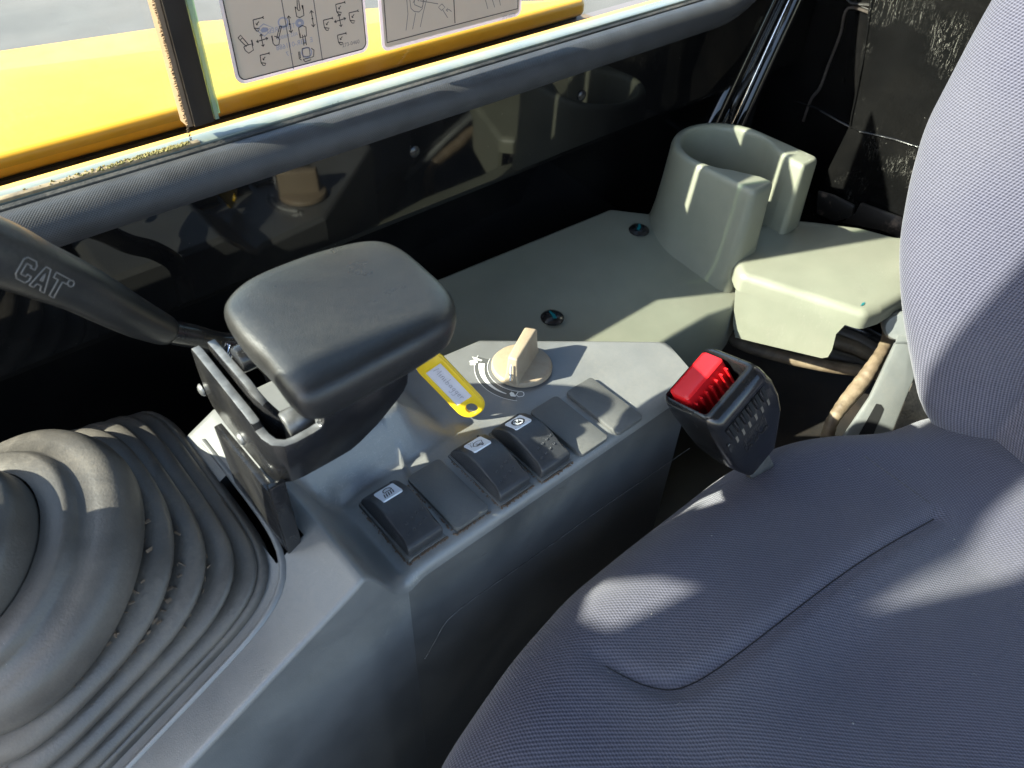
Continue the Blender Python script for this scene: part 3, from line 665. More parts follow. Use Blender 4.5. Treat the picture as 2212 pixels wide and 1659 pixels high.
# ------------------------------------------------------------------ rocker switches and blanks
def local(cx, cy): return lambda u, v, z: Vector((cx + u, cy + v, z))
def rocker(cx, label, iconfn, dimples=True, seed=0):
    cy = 0.2318 - 0.06 * (cx - 0.134)
    t = thing('rocker_switch', label, 'switch', (cx, cy, 0.0), 'rocker switches on the side console')
    P = local(cx, cy); z0 = min(0.0, conz(cx - .012, cy)) - 0.002
    V, F = box_vf((cx, cy, -0.006), (0.0128, 0.0252, 0.0072)); mesh_obj('bezel', V, F, darkgrey, t, bevel=0.001)
    prof = [(-0.0238, 0.001), (-0.0244, 0.0072), (-0.0228, 0.0092), (-0.018, 0.0106), (-0.008, 0.0142), (0.000, 0.0158), (0.008, 0.0152), (0.016, 0.0118), (0.0215, 0.0074), (0.0238, 0.0040), (0.0240, 0.001)]
    rings = []
    for u in (-0.0118, 0.0118): rings.append([P(u * (0.93 if k in (3, 4, 5, 6, 7, 8) else 1.0), a, b) for k, (a, b) in enumerate(prof)])
    V, F = loft(rings); rk = mesh_obj('rocker', V, F, rocker_m, t, bevel=0.0013, seg=3, sharp=50)
    # dimples on the near half: small rings standing in two rows
    def surfz(v): return interp([(a, b) for a, b in prof[1:-1]], v)
    for (u, v) in ((-.0062, -.0175), (-.002, -.0165), (.0022, -.0155), (.0064, -.0145), (-.004, -.0118), (.0002, -.0108), (.0044, -.0098), (.0080, -.0092)):
        p = P(u, v, surfz(v) - .0001); lathe('grip_dot', p, [(0.00105, 0), (0.00095, 0.0004), (0.0006, 0.00055), (0.00042, 0.0003), (0, 0.0002)], rocker_m, rk, 10)
    lathe('indicator_dot', P(0.0072, 0.0195, surfz(0.0195) - .0002), [(0.0011, 0), (0.0010, 0.0005), (0, 0.0008)], rocker_m, rk, 10)
    # icon plate near the far end, lying on the sloping top
    v0, v1 = 0.0062, 0.0168; zA, zB = surfz(v0), surfz(v1)
    o = P(0, (v0 + v1) / 2, (zA + zB) / 2 + .0009); vv = (P(0, v1, zB) - P(0, v0, zA)).normalized(); uu = Vector((1, 0, 0)); nn = uu.cross(vv)
    pl = [o + uu * a + vv * b for a, b in rrect(0, 0, 0.0066, 0.0058, 0.0012)]
    ipl = prism('icon_plate', pl, -nn * 0.0012, icon_white, t)
    fr = (o + nn * .0002, uu, vv, nn); iconfn(fr, ipl)
    return t
def icon_light(fr, t):
    S = [arc(0.0005, 0.0014, 0.0026, -14, 194, 14)]; S[0] += [S[0][0]]
    for k in range(5): S.append([(-0.0030 + k * .0015, -0.0004 + k * .0001), (-0.0040 + k * .0015, -0.0042 + k * .0002)])
    art('work_light_symbol', S, 0.00061, fr, black_ink, t)
def icon_wiper(fr, t):
    S = [[(-.0034, -.0002), (-.0012, .0022), (.0014, .0026), (.0040, .0012), (.0022, -.0024), (-.0016, -.0024), (-.0034, -.0002)], [(.0012, -.0036), (-.0008, .0004)], [(.0012, -.0036), (.0026, -.0030)], [(-.0020, -.0018), (.0022, -.0010)]]
    for k in range(4): S.append([(-.0010 - k * .0009, .0034 + (.0006 if k % 2 else 0)), (-.0015 - k * .0009, .0037 + (.0006 if k % 2 else 0))])
    for k in range(3): S.append([(-.0036 - k * .0003, .0026 - k * .0011), (-.0038 - k * .0003, .0020 - k * .0011)])
    art('washer_wiper_symbol', S, 0.00049, fr, black_ink, t, [arc(.0014, -.0037, .0005, 0, 330, 8)])
def icon_lock(fr, t):
    c = arc(0, 0, .0041, 0, 360, 28); S = [c, arc(0, 0, .0036, 0, 360, 28), [(-.0028, .0028), (.0028, -.0028)], [(-.0016, -.0016), (.0014, -.0018), (.0018, .0002), (-.0014, .0004), (-.0016, -.0016)], [(-.0016, -.0016), (.0018, .0002)], [(-.0014, .0004), (.0014, -.0018)], [(-.0006, .0004), (-.0012, .0024)], [(.0008, .0004), (.0016, .0022)], [(-.0012, .0024), (.0002, .0018)]]
    art('crossed_out_symbol', S, 0.00049, fr, black_ink, t)
rocker(0.1340, 'black rocker switch with a white headlamp symbol, nearest the bellows', icon_light)
rocker(0.1960, 'black rocker switch with a white wiper and washer symbol, second from the bellows', icon_wiper)
rocker(0.2270, 'black rocker switch with a crossed-out circle symbol, below the yellow key tag', icon_lock)
def blank(cx, label):
    cy = 0.2318 - 0.06 * (cx - 0.134) - 0.001
    t = thing('switch_blank', label, 'switch cover', (cx, cy, 0.0), 'blank switch covers on the side console')
    pl = [Vector((cx + a, cy + b, 0.0002)) for a, b in rrect(0, 0, 0.0122, 0.0243, 0.0028, 5)]
    prism('cover', pl, (0, 0, 0.0032), blank_m, t, bevel=0.0007, seg=2)
    return t
blank(0.1648, 'flat dark grey blank switch cover between the headlamp and wiper switches')
blank(0.2580, 'flat dark grey blank switch cover right beside the crossed-out circle switch')
blank(0.2888, 'flat dark grey blank switch cover at the rear end of the switch row')
# dried dirt in the joints round the first switches
V = []; F = []
for k in range(700):
    cx = random.choice((0.1340, 0.1340, 0.1960, 0.2270, 0.1648)); cy = 0.2318 - 0.06 * (cx - 0.134)
    e = random.random()
    if e < .6: q = (cx + random.uniform(-.013, .013), cy - .0256 - abs(random.gauss(0, .0006)))
    else: q = (cx - .0130 - abs(random.gauss(0, .0004)), cy + random.uniform(-.026, .02))
    r = random.uniform(.0001, .00045); V2, F2 = box_vf((q[0], q[1], conz(q[0], q[1]) + r * .4), (r, r, r)); o = len(V); V += V2; F += [tuple(i + o for i in f) for f in F2]
tag(mesh_obj('dried_dirt', V, F, material('brown_dirt', (0.16, 0.11, 0.075), 0.9), console, smooth=False), kind='stuff')

# ------------------------------------------------------------------ sage grey tray with the cup holder
tray = thing('cup_holder_tray', 'sage grey moulded plastic tray with an open sided cup holder behind the console', 'tray', (0.5, 0.3, -0.1))
def fillet(poly, radii, n=5):
    out = []; N = len(poly)
    for i in range(N):
        p = Vector(poly[i]); a = Vector(poly[i - 1]) - p; b = Vector(poly[(i + 1) % N]) - p; r = radii[i]
        if r <= 0 or a.length < 1e-6 or b.length < 1e-6: out.append(tuple(p)); continue
        a.normalize(); b.normalize(); ang = a.angle(b); d = r / math.tan(ang / 2); q0 = p + a * d; q1 = p + b * d
        for k in range(n + 1):
            t = k / n; out.append(tuple((1 - t) ** 2 * q0 + 2 * t * (1 - t) * p + t * t * q1))
    return out
TSL = 0.207                                                      # the shelf rises towards the wall
def tz(y): return -0.022 - (0.43 - y) * TSL
def onshelf(px_, py_, up=0.0):
    r = ray(px_, py_); t = (-0.022 - 0.43 * TSL + up - CAMP.z + CAMP.y * TSL) / (r.z - r.y * TSL); return CAMP + r * t
lowd = [(960, 592), (1318, 449), (1428, 462), (1560, 470), (1640, 560), (1600, 640), (1583, 664), (1531, 681), (1456, 725), (1400, 760), (1280, 800), (1000, 900)]
lowq = [onshelf(*p) for p in lowd]; lowq[0] = Vector((lowq[0].x - .1, lowq[0].y + .004, 0)); lowp = [(p.x, p.y) for p in lowq]
V, F = prism_vf([Vector((a, b, tz(b))) for a, b in lowp], Vector((0, 0, -0.06)))
mesh_obj('shelf', V, F, tray_m, tray, bevel=0.004, seg=4, sharp=60)
BZ = -0.021
blk = [(0.5135, 0.2724), (0.551, 0.173), (0.5685, 0.1679), (0.6026, 0.1648), (0.6437, 0.1648), (0.721, 0.1957), (0.6798, 0.2184), (0.6675, 0.2493), (0.6437, 0.2801), (0.618, 0.309), (0.5459, 0.309)]
def rounded_slab(poly, zt, zb, r, n=5):
    P = fillet(poly, [.0105] * len(poly), 5); N = len(P); nr = []
    area = sum(P[i - 1][0] * P[i][1] - P[i][0] * P[i - 1][1] for i in range(N)); sg = 1 if area > 0 else -1
    for i in range(N):
        t = (Vector(P[(i + 1) % N]) - Vector(P[i - 1])).normalized(); nr.append(Vector((t.y, -t.x)) * sg)
    R = [[Vector((p[0], p[1], zb)) for p in P]]
    for k in range(n + 1):
        a = math.radians(90 * k / n); g = r * (1 - math.cos(a)); z = zt - r + r * math.sin(a)
        R.append([Vector((p[0] - q.x * g, p[1] - q.y * g, z)) for p, q in zip(P, nr)])
    V, F = loft(R, True, True, False); off = (len(R) - 1) * N
    return V, F + [tuple(off + i for i in t) for t in tessellate_polygon([[Vector((p.x, p.y, 0)) for p in R[-1]]])]
V, F = rounded_slab(blk, BZ, BZ - .0172, .007); mesh_obj('raised_block', V, F, tray_m, tray, sharp=70)
# front flap hanging below the block, notched at its right end
def onface(px_, py_):   # vertical plane through the front edge of the block
    A = Vector((0.5135, 0.2724, 0)); B = Vector((0.551, 0.173, 0)); nrm = Vector((B.y - A.y, -(B.x - A.x), 0)); r = ray(px_, py_)
    t = (A - CAMP).dot(nrm) / r.dot(nrm); return CAMP + r * t
FA, FB = Vector((0.5135, 0.2724, 0)), Vector((0.551, 0.173, 0))
def fz(t, z): q = FA + (FB - FA) * t; return Vector((q.x, q.y, z))
fl = [fz(0.0, BZ - .0172), fz(.3, BZ - .0172), fz(.885, BZ - .0172), onface(1806, 722), onface(1797, 757), onface(1788, 772), onface(1775, 774), onface(1640, 742), onface(1588, 729), onface(1583, 700)]
nf_ = Vector((-0.0965, -0.0365, 0)).normalized()
mesh_obj('front_flap', *prism_vf([p - nf_ * .0002 for p in fl], -nf_ * 0.004), tray_m, tray)
# cup holder: open U wall standing on the tray
CHX, CHY, CHR, CHT = 0.5740, 0.3500, 0.0497, 0.0088
ARM, CH0, CH1 = 0.2865, -0.052, 0.0470
cpoly = []; crad = []
def addp(x, y, r=0): cpoly.append((x, y)); crad.append(r)
addp(CHX - .0195, ARM, .0045); addp(CHX - CHR + .001, ARM, .0075)
for k in range(31):
    a = math.radians(184 - 188 * k / 30); addp(CHX + CHR * math.cos(a), CHY + CHR * math.sin(a))
addp(CHX + CHR - .001, ARM, .0075); addp(CHX + .0225, ARM, .0045); addp(CHX + .0235, ARM + .0135, .006)
RI = CHR - CHT
for k in range(31):
    a = math.radians(-40 + 260 * k / 30); addp(CHX + RI * math.cos(a), CHY + RI * math.sin(a))
addp(CHX - .0205, ARM + .0135, .006)
cont = fillet(cpoly, crad); NC = len(cont)
cn = []
for i in range(NC):
    a = Vector(cont[i - 1]); b = Vector(cont[(i + 1) % NC]); t = (b - a).normalized(); cn.append(Vector((-t.y, t.x)))
# the contour runs clockwise round the back, so this normal points outward
def is_out(i): p = Vector(cont[i]); return (p - Vector((CHX, CHY))).length > RI + .004 or p.y < CHY - .034
rings = []
for z, g, fl_ in ((CH0, 0, .0160), (CH0 + .012, 0, .0125), (CH0 + .020, 0, .0080), (CH0 + .034, 0, .0055), (CH0 + .058, 0, .0030), (CH1 - .006, 0, .0004), (CH1 - .0030, .0003, 0), (CH1 - .0012, .0012, 0), (CH1 - .0002, .0025, 0), (CH1, .0038, 0)):
    r = []
    for i, p in enumerate(cont):
        o_ = fl_ if (Vector(p) - Vector((CHX, CHY))).length > RI + .003 and not (abs(p[0] - CHX) < .024 and p[1] > ARM + .004) else fl_ * .25
        if p[1] < ARM + .03: o_ *= .35 + .65 * max(0, (p[1] - ARM) / .03)
        q = Vector(p) + cn[i] * (o_ - g); r.append(Vector((q.x, q.y, z)))
    rings.append(r)
V, F = loft(rings, True, False, False); off = (len(rings) - 1) * NC
F += [tuple(off + i for i in t) for t in tessellate_polygon([[Vector((p.x, p.y, 0)) for p in rings[-1]]])]
mesh_obj('cup_wall', V, F, tray_m, tray, sharp=55)
lathe('cup_floor', (CHX, CHY, CH0 + .002), [(CHR - .004, 0), (CHR - .004, 0.020), (CHR - .008, 0.0225), (0, 0.0225)], tray_m, tray, 32)
for (sx_, sy_, tilt) in ((1380, 497, .5), (1193, 686, 1.2)):
    p = onshelf(sx_, sy_, .001)
    sc = lathe('screw', p, [(0.0098, -0.0006), (0.0098, 0.0006), (0.008, 0.0022), (0.004, 0.0032), (0, 0.0034)], steelblack, tray, 24)
    lathe('screw_socket', p + Vector((0, 0, .0030)), [(0.0036, 0), (0.0036, 0.0006), (0, 0.0006)], black_m, sc, 6)
    c, s_ = math.cos(tilt), math.sin(tilt); u_ = Vector((c, s_, 0)); v_ = Vector((-s_, c, 0))
    o_ = p + Vector((0, 0, .00385)); mesh_obj('teal_mark', [o_ + u_ * a * .001 + v_ * b * .001 for a, b in ((-6.5, -1.2), (-1, -1.6), (2, -.6), (5, .4), (4, 1.9), (-.5, 1.2), (-6, 1.4))], [tuple(range(7))], teal, sc, smooth=False)
p = at(1864, 657, z=BZ + .0006); mesh_obj('teal_speck', [p + Vector((a, b, 0)) * .001 for a, b in ((-4, 0), (0, -1), (4, .4), (1, 1.2))], [(0, 1, 2, 3)], teal, tray, smooth=False)

# ------------------------------------------------------------------ rubber bellows of the joystick
SLA = math.atan(0.523); E1 = Vector((math.cos(SLA), 0, math.sin(SLA))); E2 = Vector((0, 1, 0)); EN = Vector((-math.sin(SLA), 0, math.cos(SLA)))
OP = Vector((0.0855, 0, 0.030))
joy = thing('joystick', 'joystick with dusty black ribbed rubber bellows at the bottom left corner', 'joystick', tuple(OP + E1 * -0.112 + E2 * 0.3115))
def bring(a, sq, h, cp=None, cy=0.3115, n=96):
    """ring between rounded square (sq=1) and circle (sq=0) on the sloping plate"""
    out = []
    if cp is None: cp = -0.1105 - 0.0055 * sstep(0, .03, h)
    ex = 2 + 3.6 * sq
    for k in range(n):
        t = 2 * math.pi * k / n; c, s = math.cos(t), math.sin(t)
        rr = (abs(c) ** ex + abs(s) ** ex) ** (-1 / ex) * a
        p, y = rr * c, rr * s
        out.append(OP + E1 * (cp + p) + E2 * (cy + y) + EN * (h))
    return out
def bellow(name, rows):
    V, F = loft([bring(*r) for r in rows], True, False, False); return mesh_obj(name, V, F, rubber, joy, sharp=75)
bellow('base_rim', [(0.0865, 1, -0.003), (0.0865, 1, 0.0030), (0.0855, 1, 0.0048), (0.083, .97, 0.0050), (0.079, .95, 0.0035)])
folds = [(0.0852, 0.92, 0.0030, 0.0132), (0.0832, 0.72, 0.0128, 0.0236), (0.0808, 0.46, 0.0232, 0.0352), (0.0782, 0.18, 0.0348, 0.0480)]
for a, sq, h0, h1 in folds:
    hh = (h1 - h0) * .86
    bellow('bellows_fold', [(a - .014, sq, h0 - .001), (a - .0075, sq, h0 - .0002), (a - .0030, sq, h0 + hh * .08), (a - .0007, sq, h0 + hh * .22), (a, sq, h0 + hh * .38), (a - .0009, sq * .97, h0 + hh * .56), (a - .0035, sq * .94, h0 + hh * .76), (a - .0075, sq * .9, h0 + hh * .92), (a - .0115, sq * .87, h0 + hh * .985), (a - .0145, sq * .85, h0 + hh * .99), (a - .0150, sq * .85, h0 + hh * 1.03), (a - .0150, sq * .85, (h1 + .001))])
C2 = (-0.1140, 0.3105)
def cr(r, h, s=0): return (r, s, h) + C2
bellow('bellows_cap', [cr(.060, .0430), cr(.0712, .0465), cr(.0738, .0490), cr(.0748, .0535), cr(.0744, .0590), cr(.0730, .0635), cr(.0700, .0668), cr(.0650, .0690), cr(.0585, .0704), cr(.0570, .0728), cr(.0558, .0765), cr(.0540, .0780), cr(.047, .0792), cr(.0435, .0795)])
bellow('collar', [cr(.0415, .077), cr(.0430, .081), cr(.0430, .092), cr(.0418, .097), cr(.036, .100), cr(.032, .104), cr(.029, .110), cr(.022, .114), cr(.012, .116), cr(.002, .1165)])
JT = OP + E1 * -0.114 + E2 * 0.3105 + EN * 0.112
jp = catmull([JT - Vector((0, 0, .02)), JT + Vector((-.002, -.006, .05)), JT + Vector((-.003, -.018, .10)), JT + Vector((-.003, -.026, .140)), JT + Vector((-.003, -.029, .160)), JT + Vector((-.003, -.030, .172))], 6)
V, F = tube_vf(jp, [.009 if i < 12 else .009 + .0035 * sstep(12, 20, i) if i < 26 else .0125 - .006 * ((i - 26) / (len(jp) - 26)) ** 2 for i in range(len(jp))], 20); mesh_obj('hand_grip', V, F, handle_m, joy, sharp=70)
# shallow groove that frames the bellows base in the plate
gro = [[p for k, p in enumerate(bring(a, 1, h)) if p.y < 0.338] for a, h in ((0.0915, 0.0006), (0.0925, 0.0018), (0.0938, 0.0019), (0.0948, 0.0004))]
k0 = next(k for k in range(96) if bring(.093, 1, 0)[k].y < .338 and bring(.093, 1, 0)[k - 1].y >= .338)
gro = []
for a, h in ((0.0915, 0.0004), (0.0925, 0.0018), (0.0938, 0.0019), (0.0948, 0.0002)):
    r_ = bring(a, 1, h); gro.append([r_[(k0 + k) % 96] for k in range(96) if r_[(k0 + k) % 96].y < .337][:66])
ml = min(len(g) for g in gro); gro = [g[:ml] for g in gro]
V, F = loft(gro, False); mesh_obj('frame_ridge', V, F, grey, console, sharp=75)
# dried mud flakes in the folds
V = []; F = []
for k in range(420):
    a, sq, h0, h1 = random.choice(folds); th = random.gauss(math.radians(285), .45)
    ring = bring(a - random.uniform(.007, .0125), sq, h0 + (h1 - h0) * random.uniform(.80, .87)); p = ring[int(th / (2 * math.pi) * 96) % 96]
    r = abs(random.gauss(0, .00022)) + .00008
    R3 = Matrix.Rotation(random.random() * 3, 3, Vector((random.random(), random.random(), random.random())).normalized())
    V2, F2 = box_vf(p, (r * 4.5, r * 1.6, r * .4), R3 @ Vector((1, 0, 0)), R3 @ Vector((0, 1, 0)), R3 @ Vector((0, 0, 1))); o = len(V); V += V2; F += [tuple(i + o for i in f) for f in F2]
tag(mesh_obj('mud_flakes', V, F, material('dry_mud_flakes', (0.20, 0.145, 0.10), 0.95, var=0.3), joy, smooth=False), kind='stuff')

# ------------------------------------------------------------------ wrist rest on its bent steel bracket
wr = thing('wrist_rest', 'black rounded wrist rest pad on a bent black steel bracket', 'wrist rest', (0.072, 0.264, 0.025))
PZ = 0.1500
base = [(474, 650), (512, 602), (585, 565), (700, 525), (800, 505), (862, 518), (925, 566), (980, 622), (982, 676), (925, 720), (830, 772), (720, 830), (655, 850), (612, 828), (560, 762), (505, 706)]
outl = catmull([at(*p, z=PZ) for p in base], 6, True)
cen = Vector((sum(p.x for p in outl) / len(outl), sum(p.y for p in outl) / len(outl), 0))
def pring(k, z, tilt=0): return [Vector((cen.x + (p.x - cen.x) * k, cen.y + (p.y - cen.y) * k, z)) for p in outl]
V, F = loft([pring(0.78, PZ + -0.0208), pring(0.9, PZ + -0.0202), pring(0.945, PZ + -0.0175), pring(0.97, PZ + -0.014), pring(0.988, PZ + -0.01), pring(0.99, PZ + -0.007), pring(0.978, PZ + -0.0044), pring(0.945, PZ + -0.0022), pring(0.89, PZ + -0.0005), pring(0.76, PZ + 0.0008), pring(0.5, PZ + 0.0016), pring(0.12, PZ + 0.002)])
mesh_obj('pad', V, F, padm, wr, sharp=80)
V, F = prism_vf([Vector((cen.x + (p.x - cen.x) * .72, cen.y + (p.y - cen.y) * .62, .1180)) for p in outl[::4]], Vector((0, 0, .016))); mesh_obj('mount_plate', V, F, steelblack, wr)
st = [(0.0748, 0.3166, 0.1033, 0.088), (0.0748, 0.3153, 0.105, 0.0744), (0.0748, 0.3111, 0.1054, 0.0676), (0.0748, 0.2975, 0.1042, 0.0646), (0.0748, 0.2762, 0.1024, 0.0642), (0.0748, 0.2601, 0.1012, 0.0646), (0.0748, 0.255, 0.1003, 0.065), (0.0748, 0.252, 0.0978, 0.0655), (0.0752, 0.2473, 0.0965, 0.0668), (0.0769, 0.2416, 0.0958, 0.0689), (0.0812, 0.2373, 0.0957, 0.0706), (0.0867, 0.2359, 0.096, 0.0714), (0.0952, 0.2356, 0.0965, 0.0717), (0.0996, 0.2356, 0.0972, 0.0717), (0.1013, 0.2356, 0.0995, 0.0717), (0.102, 0.2356, 0.1067, 0.0717), (0.1024, 0.2356, 0.1275, 0.0717), (0.1122, 0.2356, 0.1275, 0.072), (0.1182, 0.2356, 0.1275, 0.074), (0.1292, 0.2356, 0.1275, 0.0795), (0.1403, 0.2356, 0.1275, 0.0876), (0.1458, 0.2356, 0.1275, 0.0922), (0.1483, 0.2356, 0.1275, 0.0965), (0.1489, 0.2356, 0.1084, 0.1008)]  # bracket coordinates scaled about the camera, results entered as plain numbers
rings = []
for i, (x, y, a, b) in enumerate(st):
    p0 = st[max(i - 1, 0)]; p1 = st[min(i + 1, len(st) - 1)]; t = Vector((p1[0] - p0[0], p1[1] - p0[1], 0)).normalized(); nrm = Vector((-t.y, t.x, 0)) * 0.0045
    rings.append([Vector((x, y, a)), Vector((x, y, b)), Vector((x, y, b)) + nrm, Vector((x, y, a)) + nrm])
V, F = loft(rings)
# worn bare steel along the upper edge
nst = len(st); fm = []
bo = mesh_obj('bent_plate', V, F, steelblack, wr, mats=[steelblack, wornsteel], sharp=40, bevel=0.0007)
for p in bo.data.polygons:
    if p.normal.z > 0.8: p.material_index = 1
# second plate standing behind the first
st2 = [(0.082, 0.3111, 0.1084, 0.0795), (0.082, 0.2932, 0.1084, 0.0727), (0.082, 0.2737, 0.108, 0.071), (0.0823, 0.2661, 0.1058, 0.071), (0.0837, 0.2601, 0.1024, 0.071), (0.0867, 0.255, 0.0973, 0.071), (0.0901, 0.2512, 0.0931, 0.071), (0.0935, 0.2495, 0.0914, 0.071)]
rings = []
for i, (x, y, a, b) in enumerate(st2):
    p0 = st2[max(i - 1, 0)]; p1 = st2[min(i + 1, len(st2) - 1)]; t = Vector((p1[0] - p0[0], p1[1] - p0[1], 0)).normalized(); nrm = Vector((-t.y, t.x, 0)) * 0.0041
    rings.append([Vector((x, y, a)), Vector((x, y, b)), Vector((x, y, b)) + nrm, Vector((x, y, a)) + nrm])
V, F = loft(rings); b2 = mesh_obj('inner_plate', V, F, steelblack, wr, mats=[steelblack, wornsteel], sharp=40, bevel=0.0006)
for p in b2.data.polygons:
    if p.normal.z > 0.8: p.material_index = 1
XAX = (Vector((0, 1, 0)), Vector((0, 0, 1)), Vector((1, 0, 0)))
lathe('bushing', (.0884, .2525, .0905), [(.0072, 0), (.0078, .001), (.0078, .0102), (.0068, .0132), (.0034, .0145), (0, .0145)], wornsteel, wr, 24, ax=XAX)
lathe('pivot_bolt', (.0867, .2873, .1101), [(.0064, 0), (.0070, .001), (.0070, .0085), (.005, .0106), (0, .0106)], steelblack, wr, 20, ax=XAX)
tube('shiny_pin', [at(497, 744, d=.387), at(487, 773, d=.387)], .003, chrome, wr, 12)
NX = (Vector((0, 1, 0)), Vector((0, 0, 1)), Vector((-1, 0, 0)))
for p in ((437, 842), (521, 948)): lathe('rivet', at(*p, x=.0747), [(.0036, 0), (.0034, .0007), (.0026, .0015), (.0014, .0019), (0, .0021)], wornsteel, wr, 18, ax=NX)
# upright strap going down into the slot
V, F = prism_vf([Vector((.0693, .2412, -.008)), Vector((.0693, .2952, -.008)), Vector((.0693, .2955, .030)), Vector((.0693, .2992, .066)), Vector((.0693, .2412, .069))], Vector((.0043, 0, 0)))
mesh_obj('upright_strap', V, F, steelblack, wr, bevel=0.0006)
V, F = prism_vf([Vector((.0693, .2368, -.008)), Vector((.0693, .2408, -.008)), Vector((.0693, .2408, .0742)), Vector((.0693, .2368, .0742))], Vector((.0083, 0, 0)))
mesh_obj('strap_flange', V, F, steelblack, wr, bevel=0.0010)

# ------------------------------------------------------------------ lever with a moulded rubber grip
lev = thing('hand_lever', 'black hand lever with raised outline letters on its grip, beside the window', 'lever', tuple(at(560, 800, y=.36)))
E0 = at(357, 714, y=.362)
ax_pts = [E0, at(300, 689, y=.361), at(235, 655, y=.359), at(165, 618, y=.357), at(80, 582, y=.355), at(0, 548, y=.353), at(-110, 515, y=.352), at(-260, 480, y=.352)]
rads_px = [33, 43, 50, 56, 64, 74, 84, 88]
cp = catmull(ax_pts, 6); rr = []
for i, p in enumerate(cp):
    t = i / 6; k = int(min(t, len(rads_px) - 1)); q = rads_px[k] + (rads_px[min(k + 1, len(rads_px) - 1)] - rads_px[k]) * (t - k)
    rr.append(q / FPX * ((RW.transposed() @ (p - CAMP)).z))
tdir = (cp[0] - cp[1]).normalized()
cp2 = [cp[0] + tdir * .0042, cp[0] + tdir * .0038, cp[0] + tdir * .0022] + cp; r0 = rr[0]
rr2 = [r0 * .30, r0 * .68, r0 * .90] + rr
V, F = tube_vf(cp2, rr2, 28); grip = mesh_obj('grip', V, F, handle_m, lev, sharp=80)
tube('shaft', catmull([E0 - tdir * .02, E0, at(420, 727, y=.364), at(470, 741, y=.366), at(530, 752, y=.366), at(590, 800, y=.362), at(610, 900, y=.36)], 5), .0068, steelblack, lev, 16)
bvh = BVHTree.FromPolygons([tuple(v) for v in V], F)
letter_m = material('worn_letter_edges', (0.15, 0.14, 0.13), 0.5)
LET = [[[(.8, .66), (.8, .85), (.66, 1), (.16, 1), (0, .85), (0, .15), (.16, 0), (.66, 0), (.8, .15), (.8, .36), (.55, .36), (.55, .25), (.25, .25), (.25, .75), (.55, .75), (.55, .66)]],
       [[(0, 0), (.3, 1), (.6, 1), (.9, 0), (.64, 0), (.58, .2), (.32, .2), (.26, 0)], [(.38, .40), (.52, .40), (.45, .72)]],
       [[(0, 1), (.8, 1), (.8, .76), (.53, .76), (.53, 0), (.27, 0), (.27, .76), (0, .76)]]]
def on_grip(px_, py_):
    r = ray(px_, py_).normalized(); hit = bvh.ray_cast(CAMP, r)
    return hit[0] if hit[0] is not None else at(px_, py_, y=.35)
def raised(loop, nm):
    pts = []
    for a, b in zip(loop, loop[1:] + loop[:1]):
        for k in range(5): pts.append(on_grip(a[0] + (b[0] - a[0]) * k / 5, a[1] + (b[1] - a[1]) * k / 5))
    pts += pts[:2]; tube(nm, pts, .00042, letter_m, grip, 6)
for li, loops in enumerate(LET):
    for lp in loops: raised([(30 + .89 * (li * .94 + a) * 40 + .46 * b * 54, 598 + .47 * (li * .94 + a) * 40 - .84 * b * 54) for a, b in lp], 'raised_letter')
raised([(153 + 7 * math.cos(k * .7854), 612 + 7 * math.sin(k * .7854)) for k in range(8)], 'raised_mark')

# ------------------------------------------------------------------ yellow key tag
def plate_from_loops(loops, ext, bev, res=3):
    cu = bpy.data.curves.new('plate', 'CURVE'); cu.dimensions = '2D'; cu.fill_mode = 'BOTH'; cu.extrude = ext; cu.bevel_depth = bev; cu.bevel_resolution = 1
    for lp in loops:
        s = cu.splines.new('POLY'); s.points.add(len(lp) - 1); s.use_cyclic_u = True
        for q, p in zip(s.points, lp): q.co = (p[0], p[1], 0, 1)
    ob = bpy.data.objects.new('plate', cu); COL.objects.link(ob); dg = bpy.context.evaluated_depsgraph_get()
    me = bpy.data.meshes.new_from_object(ob.evaluated_get(dg)); V = [v.co.copy() for v in me.vertices]; F = [tuple(p.vertices) for p in me.polygons]
    bpy.data.objects.remove(ob); bpy.data.curves.remove(cu); bpy.data.meshes.remove(me); return V, F
def cframe(wv, lv, px_=CX, py_=CY):
    q = Vector((0, 0, 1)).rotation_difference(Vector((px_ - CX, py_ - CY, FPX)).normalized())
    wv = RW @ (q @ Vector(wv)); lv = RW @ (q @ Vector(lv)); lv.normalize(); wv = (wv - lv * wv.dot(lv)).normalized(); n = wv.cross(lv)
    if n.dot(CAMP - Vector((.2, .25, 0))) < 0: n = -n
    return wv, lv, n
tw, tl, tn = cframe((50, -33, -30), (115, 120, 58), 974, 832)
tc_ = at(974, 832, z=.026)
keytag = thing('key_tag', 'yellow plastic key tag with a handwritten paper label hanging below the pad', 'key tag', tuple(tc_))
TL, TW = 0.0265, 0.0098
def tout(g=0):
    o = []
    for a, b in rrect(0, 0, TW - g, TL - g, 0.0085 - g, 8): o.append((a, b))
    return o
hole = arc(0, TL - .0060, .0042, 0, 352, 22)
W2 = lambda V, dz=0: [tc_ + tw * p.x + tl * p.y + tn * (p.z + dz) for p in V]
hole2 = arc(0, -TL + .0040, .0022, 0, 352, 16)
Vp, Fp = plate_from_loops([tout(), hole, hole2], .0006, .0003); mesh_obj('tag_body', W2(Vp), Fp, yellow_tag, keytag, sharp=50)
win = rrect(0, -.0015, .0064, .0152, .0006, 2)
Vp, Fp = plate_from_loops([tout(.0006), win, hole], .0005, .0002); Vp2 = [v for v in Vp]
mesh_obj('tag_rim', W2(Vp2, .0011), Fp, yellow_tag, keytag, sharp=50)
Vp, Fp = plate_from_loops([rrect(0, -.0015, .0063, .0151, .0004, 2)], .0001, 0); plab = mesh_obj('paper_label', W2(Vp, .0012), Fp, paper, keytag, smooth=False)
